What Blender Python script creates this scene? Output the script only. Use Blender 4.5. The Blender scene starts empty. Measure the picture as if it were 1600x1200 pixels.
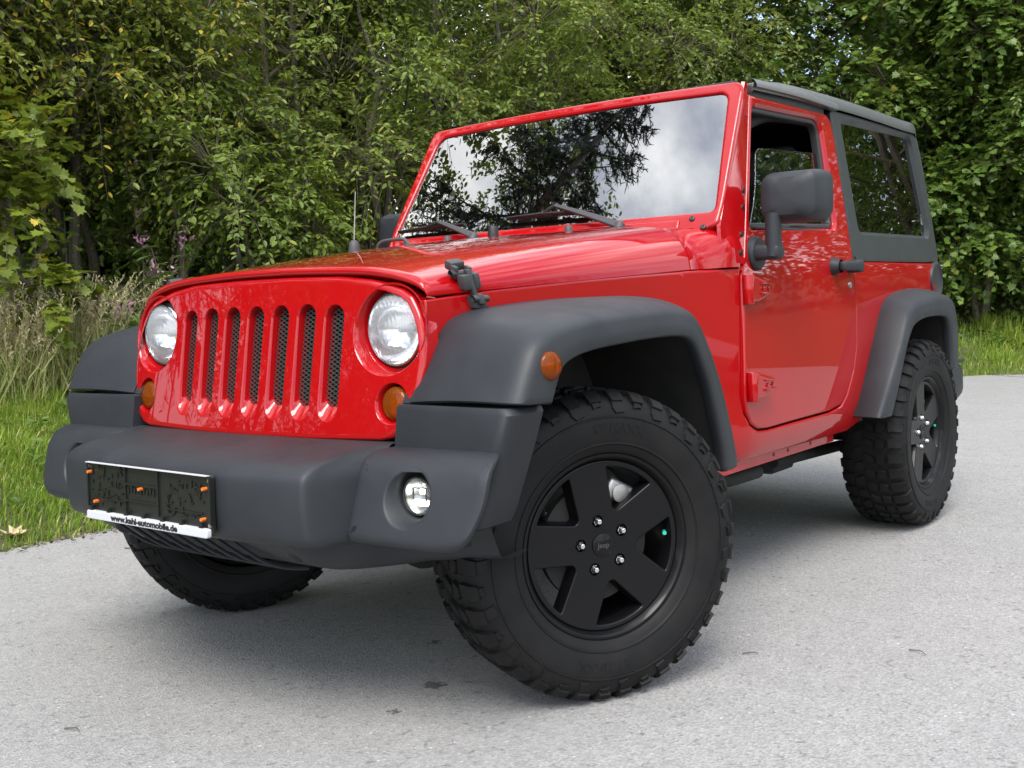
import bpy, bmesh, math, random
import numpy as np
from mathutils import Vector, Matrix
from mathutils.geometry import delaunay_2d_cdt

rng = np.random.default_rng(7)
random.seed(7)
scene = bpy.context.scene
COL = scene.collection

# ------------------------------------------------------------------ camera
YAW, PITCH, ROLL = math.radians(-38.065), math.radians(-4.318), math.radians(-2.251)
CAM = np.array([2.4063, -2.4246, 1.0407])
cam_data = bpy.data.cameras.new('camera')
cam_data.sensor_width = 36.0
cam_data.lens = 1734.36 / 1600 * 36.0
cam_data.clip_start = 0.05
cam_data.clip_end = 3000
cam = bpy.data.objects.new('camera', cam_data)
COL.objects.link(cam)
_f = np.array([math.sin(YAW) * math.cos(PITCH), math.cos(YAW) * math.cos(PITCH), math.sin(PITCH)])
_r = np.array([math.cos(YAW), -math.sin(YAW), 0.0])
_u = np.cross(_r, _f)
_r2 = _r * math.cos(ROLL) + _u * math.sin(ROLL)
_u2 = _u * math.cos(ROLL) - _r * math.sin(ROLL)
M = Matrix(((_r2[0], _u2[0], -_f[0], CAM[0]), (_r2[1], _u2[1], -_f[1], CAM[1]),
            (_r2[2], _u2[2], -_f[2], CAM[2]), (0, 0, 0, 1)))
cam.matrix_world = M
scene.camera = cam

# ------------------------------------------------------------------ world, sun, exposure
SUN_EL, SUN_AZ = math.radians(56), math.radians(28)      # azimuth measured from -Y towards +X
sd = Vector((math.cos(SUN_EL) * math.sin(SUN_AZ), -math.cos(SUN_EL) * math.cos(SUN_AZ), math.sin(SUN_EL)))
world = bpy.data.worlds.new('World')
scene.world = world
world.use_nodes = True
wn = world.node_tree
wn.nodes.clear()
def N(t, typ, **kw):
    n = t.nodes.new(typ)
    for k, v in kw.items():
        setattr(n, k, v)
    return n
w_out = N(wn, 'ShaderNodeOutputWorld')
w_bg = N(wn, 'ShaderNodeBackground')
w_bg.inputs['Strength'].default_value = 0.14
sky = N(wn, 'ShaderNodeTexSky', sky_type='NISHITA', sun_disc=False, sun_elevation=SUN_EL,
        sun_rotation=math.pi - SUN_AZ, air_density=1.0, dust_density=1.0, ozone_density=1.5)
tc = N(wn, 'ShaderNodeTexCoord')
mp = N(wn, 'ShaderNodeMapping')
mp.inputs['Scale'].default_value = (1.0, 1.0, 1.7)
mp.inputs['Location'].default_value = (0.35, 0.1, 0.0)
cn = N(wn, 'ShaderNodeTexNoise')
cn.inputs['Scale'].default_value = 2.6
cn.inputs['Detail'].default_value = 9
cn.inputs['Roughness'].default_value = 0.58
cr = N(wn, 'ShaderNodeValToRGB')
cr.color_ramp.elements[0].position = 0.40
cr.color_ramp.elements[1].position = 0.60
cmix = N(wn, 'ShaderNodeMix', data_type='RGBA')
cn2 = N(wn, 'ShaderNodeTexNoise')
cn2.inputs['Scale'].default_value = 5.0
cn2.inputs['Detail'].default_value = 5
cr2 = N(wn, 'ShaderNodeValToRGB')
cr2.color_ramp.elements[0].position = 0.3
cr2.color_ramp.elements[0].color = (4.2, 4.6, 5.3, 1)
cr2.color_ramp.elements[1].position = 0.7
cr2.color_ramp.elements[1].color = (13.0, 13.0, 13.0, 1)
L = wn.links.new
L(tc.outputs['Generated'], mp.inputs['Vector'])
L(mp.outputs[0], cn.inputs['Vector'])
L(mp.outputs[0], cn2.inputs['Vector'])
L(cn.outputs['Fac'], cr.inputs[0])
L(cn2.outputs['Fac'], cr2.inputs[0])
L(cr.outputs[0], cmix.inputs['Factor'])
L(sky.outputs[0], cmix.inputs['A'])
# clouds brighten towards the veiled sun
dt = N(wn, 'ShaderNodeVectorMath', operation='DOT_PRODUCT')
dt.inputs[1].default_value = tuple(sd)
L(tc.outputs['Generated'], dt.inputs[0])
gr = N(wn, 'ShaderNodeMapRange', interpolation_type='SMOOTHSTEP')
gr.inputs[1].default_value = 0.55; gr.inputs[2].default_value = 1.0; gr.inputs[3].default_value = 1.0; gr.inputs[4].default_value = 1.5
L(dt.outputs['Value'], gr.inputs[0])
gm = N(wn, 'ShaderNodeVectorMath', operation='SCALE')
L(cr2.outputs[0], gm.inputs[0]); L(gr.outputs[0], gm.inputs['Scale'])
L(gm.outputs[0], cmix.inputs['B'])
L(cmix.outputs['Result'], w_bg.inputs['Color'])
L(w_bg.outputs[0], w_out.inputs[0])

sun_d = bpy.data.lights.new('sun', 'SUN')
sun_d.energy = 2.0
sun_d.angle = math.radians(30)
sun_d.color = (1.0, 0.95, 0.88)
sun = bpy.data.objects.new('sun', sun_d)
sun.rotation_euler = sd.to_track_quat('Z', 'Y').to_euler()
sun.location = (6, -8, 20)
COL.objects.link(sun)

scene.view_settings.view_transform = 'Standard'
scene.view_settings.look = 'None'
scene.view_settings.exposure = 1.05
scene.view_settings.gamma = 1.0
scene.cycles.max_bounces = 8
scene.cycles.transparent_max_bounces = 12
scene.cycles.caustics_reflective = False
scene.cycles.caustics_refractive = False
scene.cycles.use_denoising = True

# ------------------------------------------------------------------ materials
def mat(name, base=(0.5, 0.5, 0.5), rough=0.5, metal=0.0, coat=0.0, coat_rough=0.03, spec=0.5, bump=None, noise=None,
        rough_noise=None):
    m = bpy.data.materials.new(name)
    m.use_nodes = True
    t = m.node_tree
    b = t.nodes['Principled BSDF']
    b.inputs['Base Color'].default_value = (*base, 1)
    b.inputs['Roughness'].default_value = rough
    b.inputs['Metallic'].default_value = metal
    b.inputs['Coat Weight'].default_value = coat
    b.inputs['Coat Roughness'].default_value = coat_rough
    b.inputs['Specular IOR Level'].default_value = spec
    co = t.nodes.new('ShaderNodeTexCoord')
    if noise:
        sc, amt, c2 = noise
        n = t.nodes.new('ShaderNodeTexNoise'); n.inputs['Scale'].default_value = sc; n.inputs['Detail'].default_value = 6
        mx = t.nodes.new('ShaderNodeMix'); mx.data_type = 'RGBA'
        rp = t.nodes.new('ShaderNodeMapRange'); rp.inputs[1].default_value = 0.35; rp.inputs[2].default_value = 0.7
        rp.inputs[3].default_value = 0; rp.inputs[4].default_value = amt
        t.links.new(co.outputs['Object'], n.inputs['Vector'])
        t.links.new(n.outputs['Fac'], rp.inputs[0])
        t.links.new(rp.outputs[0], mx.inputs['Factor'])
        mx.inputs['A'].default_value = (*base, 1); mx.inputs['B'].default_value = (*c2, 1)
        t.links.new(mx.outputs['Result'], b.inputs['Base Color'])
    if rough_noise:
        sc, lo, hi = rough_noise
        n = t.nodes.new('ShaderNodeTexNoise'); n.inputs['Scale'].default_value = sc; n.inputs['Detail'].default_value = 5
        rp = t.nodes.new('ShaderNodeMapRange'); rp.inputs[1].default_value = 0.3; rp.inputs[2].default_value = 0.7
        rp.inputs[3].default_value = lo; rp.inputs[4].default_value = hi
        t.links.new(co.outputs['Object'], n.inputs['Vector'])
        t.links.new(n.outputs['Fac'], rp.inputs[0])
        t.links.new(rp.outputs[0], b.inputs['Roughness'])
    if bump:
        sc, strg, dist = bump
        n = t.nodes.new('ShaderNodeTexNoise'); n.inputs['Scale'].default_value = sc; n.inputs['Detail'].default_value = 3
        bp = t.nodes.new('ShaderNodeBump'); bp.inputs['Strength'].default_value = strg; bp.inputs['Distance'].default_value = dist
        t.links.new(co.outputs['Object'], n.inputs['Vector'])
        t.links.new(n.outputs['Fac'], bp.inputs['Height'])
        t.links.new(bp.outputs[0], b.inputs['Normal'])
    return m

MT = {}
MT['red'] = mat('red_paint', (0.32, 0.0020, 0.0038), 0.5, spec=0.03, coat=1.0, coat_rough=0.02, bump=(55, 0.012, 0.002))
MT['plastic'] = mat('textured_black_plastic', (0.015, 0.017, 0.0205), 0.52, spec=0.38, bump=(900, 0.18, 0.0006),
                    noise=(5, 0.4, (0.034, 0.037, 0.042)), rough_noise=(9, 0.46, 0.6))
MT['dark'] = mat('dark_underbody', (0.012, 0.012, 0.012), 0.75, noise=(12, 0.6, (0.03, 0.028, 0.025)))
MT['rubber'] = mat('tyre_rubber', (0.0065, 0.0065, 0.007), 0.6, spec=0.2, bump=(300, 0.2, 0.001), noise=(14, 0.5, (0.014, 0.0135, 0.0125)))
MT['rim'] = mat('satin_black_alloy', (0.0025, 0.0025, 0.003), 0.45, coat=0.25, coat_rough=0.15, spec=0.15)
MT['chrome'] = mat('chrome', (0.75, 0.76, 0.78), 0.12, metal=1.0)
MT['steel'] = mat('cast_steel', (0.35, 0.35, 0.34), 0.42, metal=0.8, noise=(30, 0.5, (0.2, 0.19, 0.18)))
MT['seal'] = mat('rubber_seal', (0.014, 0.014, 0.015), 0.5)
MT['cabin'] = mat('dark_cabin_trim', (0.016, 0.017, 0.019), 0.7, bump=(200, 0.2, 0.001))
MT['seat'] = mat('seat_fabric', (0.03, 0.031, 0.033), 0.9, bump=(400, 0.4, 0.001))
MT['headliner'] = mat('cabin_grey_trim', (0.12, 0.125, 0.13), 0.8)
MT['reflector'] = mat('lamp_reflector', (0.97, 0.97, 0.98), 0.10, metal=1.0)
MT['white'] = mat('white_strip', (0.50, 0.51, 0.53), 0.4)
MT['letter'] = mat('black_lettering', (0.01, 0.01, 0.01), 0.5)
MT['orange'] = mat('orange_plastic', (0.75, 0.16, 0.02), 0.4)
MT['plate'] = mat('gloss_black_plastic', (0.012, 0.013, 0.012), 0.28)
MT['green'] = mat('green_cap', (0.03, 0.42, 0.28), 0.4)
MT['latchgrey'] = mat('grey_rubber', (0.05, 0.05, 0.053), 0.6, bump=(500, 0.15, 0.0006))
MT['amberref'] = mat('amber_reflector', (0.85, 0.30, 0.03), 0.25, metal=0.9)
MT['roofshell'] = mat('hardtop_shell', (0.05, 0.053, 0.056), 0.4, spec=0.8, coat=1.0, coat_rough=0.3)
MT['fogref'] = mat('fog_reflector', (0.30, 0.31, 0.32), 0.25, metal=1.0)
MT['wire'] = mat('grille_wire', (0.035, 0.038, 0.035), 0.45)
MT['roofblack'] = mat('black_hardtop', (0.013, 0.015, 0.0155), 0.5, spec=0.35, coat=0.25, coat_rough=0.25, bump=(700, 0.12, 0.0005), rough_noise=(8, 0.36, 0.5))

def glass(name, tint, f0, rough=0.0, bow=0.0, wave=None):
    m = bpy.data.materials.new(name); m.use_nodes = True
    t = m.node_tree; t.nodes.clear()
    o = t.nodes.new('ShaderNodeOutputMaterial')
    mx = t.nodes.new('ShaderNodeMixShader')
    tr = t.nodes.new('ShaderNodeBsdfTransparent'); tr.inputs[0].default_value = (*tint, 1)
    gl = t.nodes.new('ShaderNodeBsdfGlossy'); gl.inputs['Roughness'].default_value = rough
    gl.inputs['Color'].default_value = (1, 1, 1, 1)
    fr = t.nodes.new('ShaderNodeFresnel'); fr.inputs[0].default_value = f0
    t.links.new(fr.outputs[0], mx.inputs[0])
    t.links.new(tr.outputs[0], mx.inputs[1]); t.links.new(gl.outputs[0], mx.inputs[2])
    t.links.new(mx.outputs[0], o.inputs[0])
    return m
MT['windscreen'] = glass('windscreen_glass', (0.50, 0.54, 0.53), 3.0)
MT['sideglass'] = glass('side_glass', (0.42, 0.46, 0.44), 1.75)
MT['tintglass'] = glass('tinted_glass', (0.16, 0.19, 0.17), 2.1)
MT['clear'] = glass('clear_lens', (0.96, 0.97, 0.98), 1.45, 0.02)

def lens_mat(name, col, trans, flute=0.0):
    m = bpy.data.materials.new(name); m.use_nodes = True
    t = m.node_tree
    b = t.nodes['Principled BSDF']
    b.inputs['Base Color'].default_value = (*col, 1)
    b.inputs['Roughness'].default_value = 0.08
    b.inputs['Coat Weight'].default_value = 0.6
    tr = t.nodes.new('ShaderNodeBsdfTransparent'); tr.inputs[0].default_value = (*col, 1)
    mx = t.nodes.new('ShaderNodeMixShader'); mx.inputs[0].default_value = trans
    t.links.new(b.outputs[0], mx.inputs[1]); t.links.new(tr.outputs[0], mx.inputs[2])
    t.links.new(mx.outputs[0], t.nodes['Material Output'].inputs[0])
    co = t.nodes.new('ShaderNodeTexCoord')
    ck = t.nodes.new('ShaderNodeTexChecker'); ck.inputs['Scale'].default_value = 340
    bp = t.nodes.new('ShaderNodeBump'); bp.inputs['Strength'].default_value = 0.35; bp.inputs['Distance'].default_value = 0.002
    t.links.new(co.outputs['Object'], ck.inputs['Vector']); t.links.new(ck.outputs['Fac'], bp.inputs['Height'])
    t.links.new(bp.outputs[0], b.inputs['Normal'])
    return m
MT['amber'] = lens_mat('amber_lens', (0.55, 0.12, 0.004), 0.75)

def emit(name, col, s):
    m = bpy.data.materials.new(name); m.use_nodes = True
    b = m.node_tree.nodes['Principled BSDF']
    b.inputs['Base Color'].default_value = (*col, 1)
    b.inputs['Emission Color'].default_value = (*col, 1)
    b.inputs['Emission Strength'].default_value = s
    b.inputs['Roughness'].default_value = 0.3
    return m
MT['lampglow'] = emit('fog_lamp_led', (1.0, 0.96, 0.86), 5.0)

# ------------------------------------------------------------------ mesh helpers
class MB:
    """collects shapes into one mesh object"""
    def __init__(s):
        s.bm = bmesh.new()
    def add(s, V, F):
        vs = [s.bm.verts.new(tuple(map(float, v))) for v in V]
        for f in F:
            try:
                s.bm.faces.new([vs[i] for i in f])
            except ValueError:
                pass
        return s
    def box(s, c, size, rot=(0, 0, 0), bev=0.0, seg=2, taper=None):
        b = bmesh.new()
        bmesh.ops.create_cube(b, size=1.0)
        for v in b.verts:
            v.co = Vector((v.co.x * size[0], v.co.y * size[1], v.co.z * size[2]))
            if taper:
                ax, k = taper
                tt = v.co[ax] / size[ax] + 0.5
                for a in range(3):
                    if a != ax:
                        v.co[a] *= 1 + (k - 1) * tt
        if bev > 0:
            bmesh.ops.bevel(b, geom=list(b.edges), offset=bev, segments=seg, affect='EDGES', profile=0.5)
        from mathutils import Euler
        R = Euler(rot).to_matrix()
        b.verts.index_update()
        V = [R @ v.co + Vector(c) for v in b.verts]
        F = [[v.index for v in f.verts] for f in b.faces]
        b.free()
        return s.add(V, F)
    def grid(s, G, closed_u=False, closed_v=False):
        G = np.asarray(G, float)
        a, b = G.shape[:2]
        V = G.reshape(-1, 3)
        F = []
        for i in range(a if closed_u else a - 1):
            for j in range(b if closed_v else b - 1):
                i2, j2 = (i + 1) % a, (j + 1) % b
                F.append((i * b + j, i2 * b + j, i2 * b + j2, i * b + j2))
        return s.add(V, F)
    def tube(s, P, r, n=8, cap=True):
        P = np.asarray(P, float)
        m = len(P)
        r = np.broadcast_to(np.asarray(r, float), (m,))
        T = np.gradient(P, axis=0)
        T /= np.linalg.norm(T, axis=1)[:, None] + 1e-12
        up = np.array([0, 0, 1.0]) if abs(T[0][2]) < 0.9 else np.array([1.0, 0, 0])
        rings = []
        u = np.cross(T[0], up); u /= np.linalg.norm(u)
        for k in range(m):
            u = u - T[k] * (u @ T[k]); u /= np.linalg.norm(u)
            w = np.cross(T[k], u)
            a = np.linspace(0, 2 * np.pi, n, endpoint=False)
            rings.append(P[k] + r[k] * (np.cos(a)[:, None] * u + np.sin(a)[:, None] * w))
        base = np.array(rings)
        V = list(base.reshape(-1, 3))
        F = []
        for i in range(m - 1):
            for j in range(n):
                j2 = (j + 1) % n
                F.append((i * n + j, i * n + j2, (i + 1) * n + j2, (i + 1) * n + j))
        if cap:
            F.append(tuple(range(n))[::-1]); F.append(tuple((m - 1) * n + j for j in range(n)))
        return s.add(V, F)
    def lathe(s, prof, n=48, origin=(0, 0, 0), axis='x', rot=None, close=False):
        """prof: (h, r) along axis"""
        a = np.linspace(0, 2 * np.pi, n, endpoint=False)
        G = []
        for h, r in prof:
            c, q = r * np.cos(a), r * np.sin(a)
            hh = np.full(n, h)
            if axis == 'x': G.append(np.stack([hh, c, q], 1))
            elif axis == 'y': G.append(np.stack([c, hh, q], 1))
            else: G.append(np.stack([c, q, hh], 1))
        G = np.array(G)
        if rot is not None:
            G = G @ np.array(rot.to_3x3()).T
        G = G + np.array(origin)
        return s.grid(G, closed_u=close, closed_v=True)
    def build(s, name, m, parent=None, sharp=38, loc=None):
        bmesh.ops.remove_doubles(s.bm, verts=s.bm.verts, dist=1e-5)
        bmesh.ops.dissolve_degenerate(s.bm, edges=s.bm.edges, dist=1e-6)
        bmesh.ops.recalc_face_normals(s.bm, faces=s.bm.faces)
        me = bpy.data.meshes.new(name)
        s.bm.to_mesh(me); s.bm.free()
        me.polygons.foreach_set('use_smooth', [True] * len(me.polygons))
        me.set_sharp_from_angle(angle=math.radians(sharp))
        ms = m if isinstance(m, (list, tuple)) else [m]
        for x in ms:
            me.materials.append(x)
        return link(name, me, parent)
    def mirrored(s):
        return s

def link(name, me, parent=None):
    o = bpy.data.objects.new(name, me)
    COL.objects.link(o)
    if parent is not None:
        o.parent = parent
    return o

def empty(name, loc=(0, 0, 0)):
    o = bpy.data.objects.new(name, None)
    o.empty_display_size = 0.2
    o.location = loc
    COL.objects.link(o)
    return o

def tag(o, label=None, cat=None, group=None, kind=None):
    if label: o['label'] = label
    if cat: o['category'] = cat
    if group: o['group'] = group
    if kind: o['kind'] = kind
    return o

def area2(P):
    x, y = P[:, 0], P[:, 1]
    return 0.5 * np.sum(x * np.roll(y, -1) - np.roll(x, -1) * y)

def rpoly(pts, rad, step=0.03, n=6):
    """rounded polygon; rad one number or one per corner"""
    pts = np.array(pts, float)
    m = len(pts)
    rad = np.broadcast_to(np.asarray(rad, float), (m,))
    out = []
    for i in range(m):
        p, a, b = pts[i], pts[i - 1], pts[(i + 1) % m]
        da, db = a - p, b - p
        la, lb = np.linalg.norm(da), np.linalg.norm(db)
        r = min(rad[i], la * 0.49, lb * 0.49)
        if r < 1e-5:
            out.append(p); continue
        p0, p2 = p + da / la * r, p + db / lb * r
        for t in np.linspace(0, 1, n):
            out.append((1 - t) ** 2 * p0 + 2 * t * (1 - t) * (p * 0.9 + (p0 + p2) * 0.05) + t * t * p2)
    return dens(np.array(out), step)

def dens(P, step, closed=True):
    out = []
    m = len(P)
    for i in range(m if closed else m - 1):
        a, b = P[i], P[(i + 1) % m]
        k = max(1, int(math.ceil(np.linalg.norm(b - a) / step)))
        for j in range(k):
            out.append(a + (b - a) * j / k)
    if not closed:
        out.append(P[-1])
    return np.array(out)

def offs(P, d):
    """offset closed CCW loop outward by d"""
    e = np.roll(P, -1, 0) - P
    e /= np.linalg.norm(e, axis=1)[:, None] + 1e-12
    n = np.stack([e[:, 1], -e[:, 0]], 1)
    v = n + np.roll(n, 1, 0)
    l = np.linalg.norm(v, axis=1)[:, None]
    v /= l
    c = np.clip(np.sum(v * n, 1), 0.5, 1)[:, None]
    return P + v * d / c

def pip(P, q):
    x, y = q[:, 0], q[:, 1]
    ins = np.zeros(len(q), bool)
    m = len(P)
    for i in range(m):
        x1, y1 = P[i]; x2, y2 = P[(i + 1) % m]
        if y1 == y2: continue
        c = ((y1 > y) != (y2 > y)) & (x < (x2 - x1) * (y - y1) / (y2 - y1) + x1)
        ins ^= c
    return ins

def panel(mb, outline, holes, fn, thick=0.03, r=0.004, grid=0.06, d=None, out=None, nr=4, edge=True):
    """plate with rounded rims bent over the surface fn(u, v). holes: loops, or lists of (loop, depth) rings.
    d: fixed depth direction; out: rough outward direction to orient normals"""
    def P3(uv, dep):
        res = []
        for (u, v) in uv:
            p = np.array(fn(u, v), float)
            if d is not None:
                dd = np.array(d, float)
            else:
                h = 1e-3
                a = np.array(fn(u + h, v)) - np.array(fn(u - h, v)); b = np.array(fn(u, v + h)) - np.array(fn(u, v - h))
                nn = np.cross(a, b); nn /= np.linalg.norm(nn)
                if nn @ np.array(out) < 0: nn = -nn
                dd = -nn
            res.append(p + dd * dep)
        return np.array(res)
    loops = []
    def rings_of(loop, hole):
        loop = np.array(loop, float)
        if area2(loop) < 0: loop = loop[::-1]
        rs = []
        ex = r + max(0.003, r * 0.5)
        rs.append((offs(loop, ex if hole else -ex), 0.0))
        for a in np.linspace(0, math.pi / 2, nr):
            ins = r * (1 - math.sin(a)); dep = r * (1 - math.cos(a))
            rs.append((offs(loop, ins if hole else -ins), dep))
        rs.append((loop, thick))
        return rs
    allr = []
    if edge:
        allr.append(rings_of(outline, False))
    else:
        o = np.array(outline, float)
        if area2(o) < 0: o = o[::-1]
        allr.append([(o, 0.0)])
    for h in holes:
        if isinstance(h, list) and isinstance(h[0], tuple) and len(h[0]) == 2 and np.ndim(h[0][0]) == 2:
            hh = []
            flip = area2(np.array(h[0][0])) < 0
            for lp, dep in h:
                lp = np.array(lp, float)
                hh.append((lp[::-1] if flip else lp, dep))
            allr.append([(offs(hh[0][0], 0.003), 0.0)] + hh)
        else:
            allr.append(rings_of(h, True))
    pts, edges = [], []
    for rs in allr:
        lp = rs[0][0]
        b = len(pts)
        pts += [tuple(x) for x in lp]
        edges += [(b + i, b + (i + 1) % len(lp)) for i in range(len(lp))]
    o = allr[0][0][0]
    lo, hi = o.min(0), o.max(0)
    gx = np.arange(lo[0] + grid / 2, hi[0], grid); gy = np.arange(lo[1] + grid / 2, hi[1], grid)
    g = np.array([(x, y) for x in gx for y in gy]) if len(gx) and len(gy) else np.zeros((0, 2))
    if len(g):
        k = pip(offs(o, -grid * 0.3), g)
        for rs in allr[1:]:
            k &= ~pip(offs(rs[0][0], grid * 0.3), g)
        pts += [tuple(x) for x in g[k]]
    res = delaunay_2d_cdt([Vector(p) for p in pts], edges, [], 0, 1e-7)
    V2 = np.array([tuple(v) for v in res[0]]); F = [tuple(f) for f in res[2]]
    cen = np.array([V2[list(f)].mean(0) for f in F])
    k = pip(o, cen)
    for rs in allr[1:]:
        k &= ~pip(rs[0][0], cen)
    mb.add(P3(V2, 0.0), [f for f, q in zip(F, k) if q])
    for rs in allr:
        if len(rs) < 2: continue
        G = np.array([P3(lp, dep) for lp, dep in rs])
        mb.grid(G, closed_v=True)
    return mb

def catmull(P, n):
    """resample stations with Catmull-Rom; P (k, ...)"""
    P = np.asarray(P, float)
    k = len(P)
    t = np.linspace(0, k - 1, n)
    i = np.clip(t.astype(int), 0, k - 2)
    f = (t - i).reshape((-1,) + (1,) * (P.ndim - 1))
    p0 = P[np.clip(i - 1, 0, k - 1)]; p1 = P[i]; p2 = P[i + 1]; p3 = P[np.clip(i + 2, 0, k - 1)]
    return 0.5 * (2 * p1 + (p2 - p0) * f + (2 * p0 - 5 * p1 + 4 * p2 - p3) * f ** 2 + (3 * p1 - p0 - 3 * p2 + p3) * f ** 3)

def bez(a, b, c, n=5):
    t = np.linspace(0, 1, n)[:, None]
    return (1 - t) ** 2 * a + 2 * t * (1 - t) * b + t * t * c

def circ2(cx, cy, r, n=40):
    a = np.linspace(0, 2 * np.pi, n, endpoint=False)
    return np.stack([cx + r * np.cos(a), cy + r * np.sin(a)], 1)

def text_mesh(body, size, extrude=0.001, bold=0.0):
    cu = bpy.data.curves.new('lettering', 'FONT')
    cu.body = body; cu.size = size; cu.extrude = extrude; cu.offset = bold
    cu.align_x = 'CENTER'; cu.align_y = 'CENTER'
    cu.resolution_u = 3
    o = bpy.data.objects.new('lettering', cu)
    COL.objects.link(o)
    bpy.context.view_layer.update()
    dg = bpy.context.evaluated_depsgraph_get()
    me = bpy.data.meshes.new_from_object(o.evaluated_get(dg))
    bpy.data.objects.remove(o)
    V = np.array([tuple(v.co) for v in me.vertices]); F = [tuple(p.vertices) for p in me.polygons]
    bpy.data.meshes.remove(me)
    return V, F



# =================================================================== THE SETTING
def fast_mesh(name, V, faces, mats, tint=None, mat_idx=None, smooth=False):
    """faces: list of (n, k) int arrays"""
    me = bpy.data.meshes.new(name)
    V = np.asarray(V, np.float32)
    me.vertices.add(len(V)); me.vertices.foreach_set('co', V.ravel())
    tot = np.concatenate([np.full(len(f), f.shape[1], np.int32) for f in faces])
    lv = np.concatenate([f.ravel() for f in faces]).astype(np.int32)
    me.loops.add(len(lv)); me.loops.foreach_set('vertex_index', lv)
    me.polygons.add(len(tot))
    st = np.concatenate([[0], np.cumsum(tot)[:-1]]).astype(np.int32)
    me.polygons.foreach_set('loop_start', st)
    me.polygons.foreach_set('loop_total', tot)
    if mat_idx is not None:
        me.polygons.foreach_set('material_index', np.asarray(mat_idx, np.int32))
    me.polygons.foreach_set('use_smooth', np.full(len(tot), smooth))
    for m in mats: me.materials.append(m)
    if tint is not None:
        a = me.attributes.new('tint', 'FLOAT', 'POINT')
        a.data.foreach_set('value', np.asarray(tint, np.float32))
    me.update(calc_edges=True); me.validate()
    return me

def leaf_mat(name, stops, rough=0.42, transl=0.38, spec=0.45):
    m = bpy.data.materials.new(name); m.use_nodes = True
    t = m.node_tree; b = t.nodes['Principled BSDF']
    at = t.nodes.new('ShaderNodeAttribute'); at.attribute_name = 'tint'
    rp = t.nodes.new('ShaderNodeValToRGB')
    e = rp.color_ramp.elements
    while len(e) < len(stops): e.new(0.5)
    for k, (p, c) in enumerate(stops):
        e[k].position = p; e[k].color = (*c, 1)
    t.links.new(at.outputs['Fac'], rp.inputs[0])
    t.links.new(rp.outputs[0], b.inputs['Base Color'])
    b.inputs['Roughness'].default_value = rough
    b.inputs['Specular IOR Level'].default_value = spec
    tr = t.nodes.new('ShaderNodeBsdfTranslucent')
    hs = t.nodes.new('ShaderNodeHueSaturation'); hs.inputs['Value'].default_value = 1.35; hs.inputs['Hue'].default_value = 0.485
    t.links.new(rp.outputs[0], hs.inputs['Color']); t.links.new(hs.outputs[0], tr.inputs[0])
    mx = t.nodes.new('ShaderNodeMixShader'); mx.inputs[0].default_value = transl
    t.links.new(b.outputs[0], mx.inputs[1]); t.links.new(tr.outputs[0], mx.inputs[2])
    t.links.new(mx.outputs[0], t.nodes['Material Output'].inputs[0])
    return m
LM = {
 'mixed': leaf_mat('leaves_green_yellow', [(0, (.066, .110, .011)), (.45, (.150, .200, .020)), (.78, (.24, .275, .03)), (.93, (.32, .28, .03)), (1, (.55, .40, .035))]),
 'green': leaf_mat('leaves_green', [(0, (.066, .112, .014)), (.5, (.150, .215, .026)), (.9, (.25, .30, .05)), (1, (.34, .31, .05))]),
 'dark': leaf_mat('leaves_dark_green', [(0, (.048, .098, .015)), (.55, (.105, .180, .025)), (.92, (.20, .27, .045)), (1, (.30, .28, .05))]),
 'spruce': leaf_mat('spruce_needles', [(0, (.010, .022, .010)), (1, (.030, .050, .022))], transl=0.1),
 'grass': leaf_mat('grass_blades', [(0, (.13, .22, .022)), (.6, (.22, .32, .035)), (.85, (.30, .37, .06)), (1, (.46, .39, .16))], rough=0.5),
 'straw': leaf_mat('dry_grass', [(0, (.14, .22, .04)), (.4, (.33, .33, .13)), (1, (.58, .50, .32))], rough=0.6, transl=0.3),
 'weed': leaf_mat('weed_leaves', [(0, (.06, .13, .02)), (1, (.15, .24, .05))]),
 'pink': leaf_mat('pink_petals', [(0, (.50, .20, .36)), (1, (.66, .38, .54))]),
 'fallen': leaf_mat('fallen_leaf', [(0, (.38, .24, .11)), (1, (.58, .44, .27))], transl=0.15),
}
MT['bark'] = mat('bark', (0.085, 0.066, 0.048), 0.9, bump=(25, 0.6, 0.02), noise=(6, 0.7, (0.16, 0.14, 0.11)))
MT['twig'] = mat('twig_bark', (0.075, 0.065, 0.040), 0.85, noise=(1.5, 0.7, (0.17, 0.145, 0.10)))

# ---- lie of the land
edge_pts = catmull(np.array([(-3.4, -34), (-3.0, -14), (-2.7, -6), (-2.53, -1.5), (-2.5, 0.0), (-2.475, 0.65), (-2.36, 4.0), (-2.1, 7.4), (-1.78, 9.2), (-1.22, 10.42), (-0.66, 10.74), (1.0, 11.5), (5.0, 13.2), (14, 16.5), (40, 24.0)], float), 420)
_e0, _e1 = edge_pts[:-1], edge_pts[1:]
def edge_dist(P):
    """signed distance beyond the road's left edge"""
    P = np.asarray(P, float).reshape(-1, 2)
    best = np.full(len(P), 1e9); sg = np.ones(len(P))
    for a, b in zip(_e0, _e1):
        ab = b - a
        t = np.clip(((P - a) @ ab) / (ab @ ab), 0, 1)
        q = P - (a + t[:, None] * ab)
        dd = np.hypot(q[:, 0], q[:, 1])
        k = dd < best
        best[k] = dd[k]
        cr_ = ab[0] * (P[:, 1] - a[1]) - ab[1] * (P[:, 0] - a[0])
        sg[k] = np.where(cr_[k] > 0, 1, -1)
    return best * sg
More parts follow.
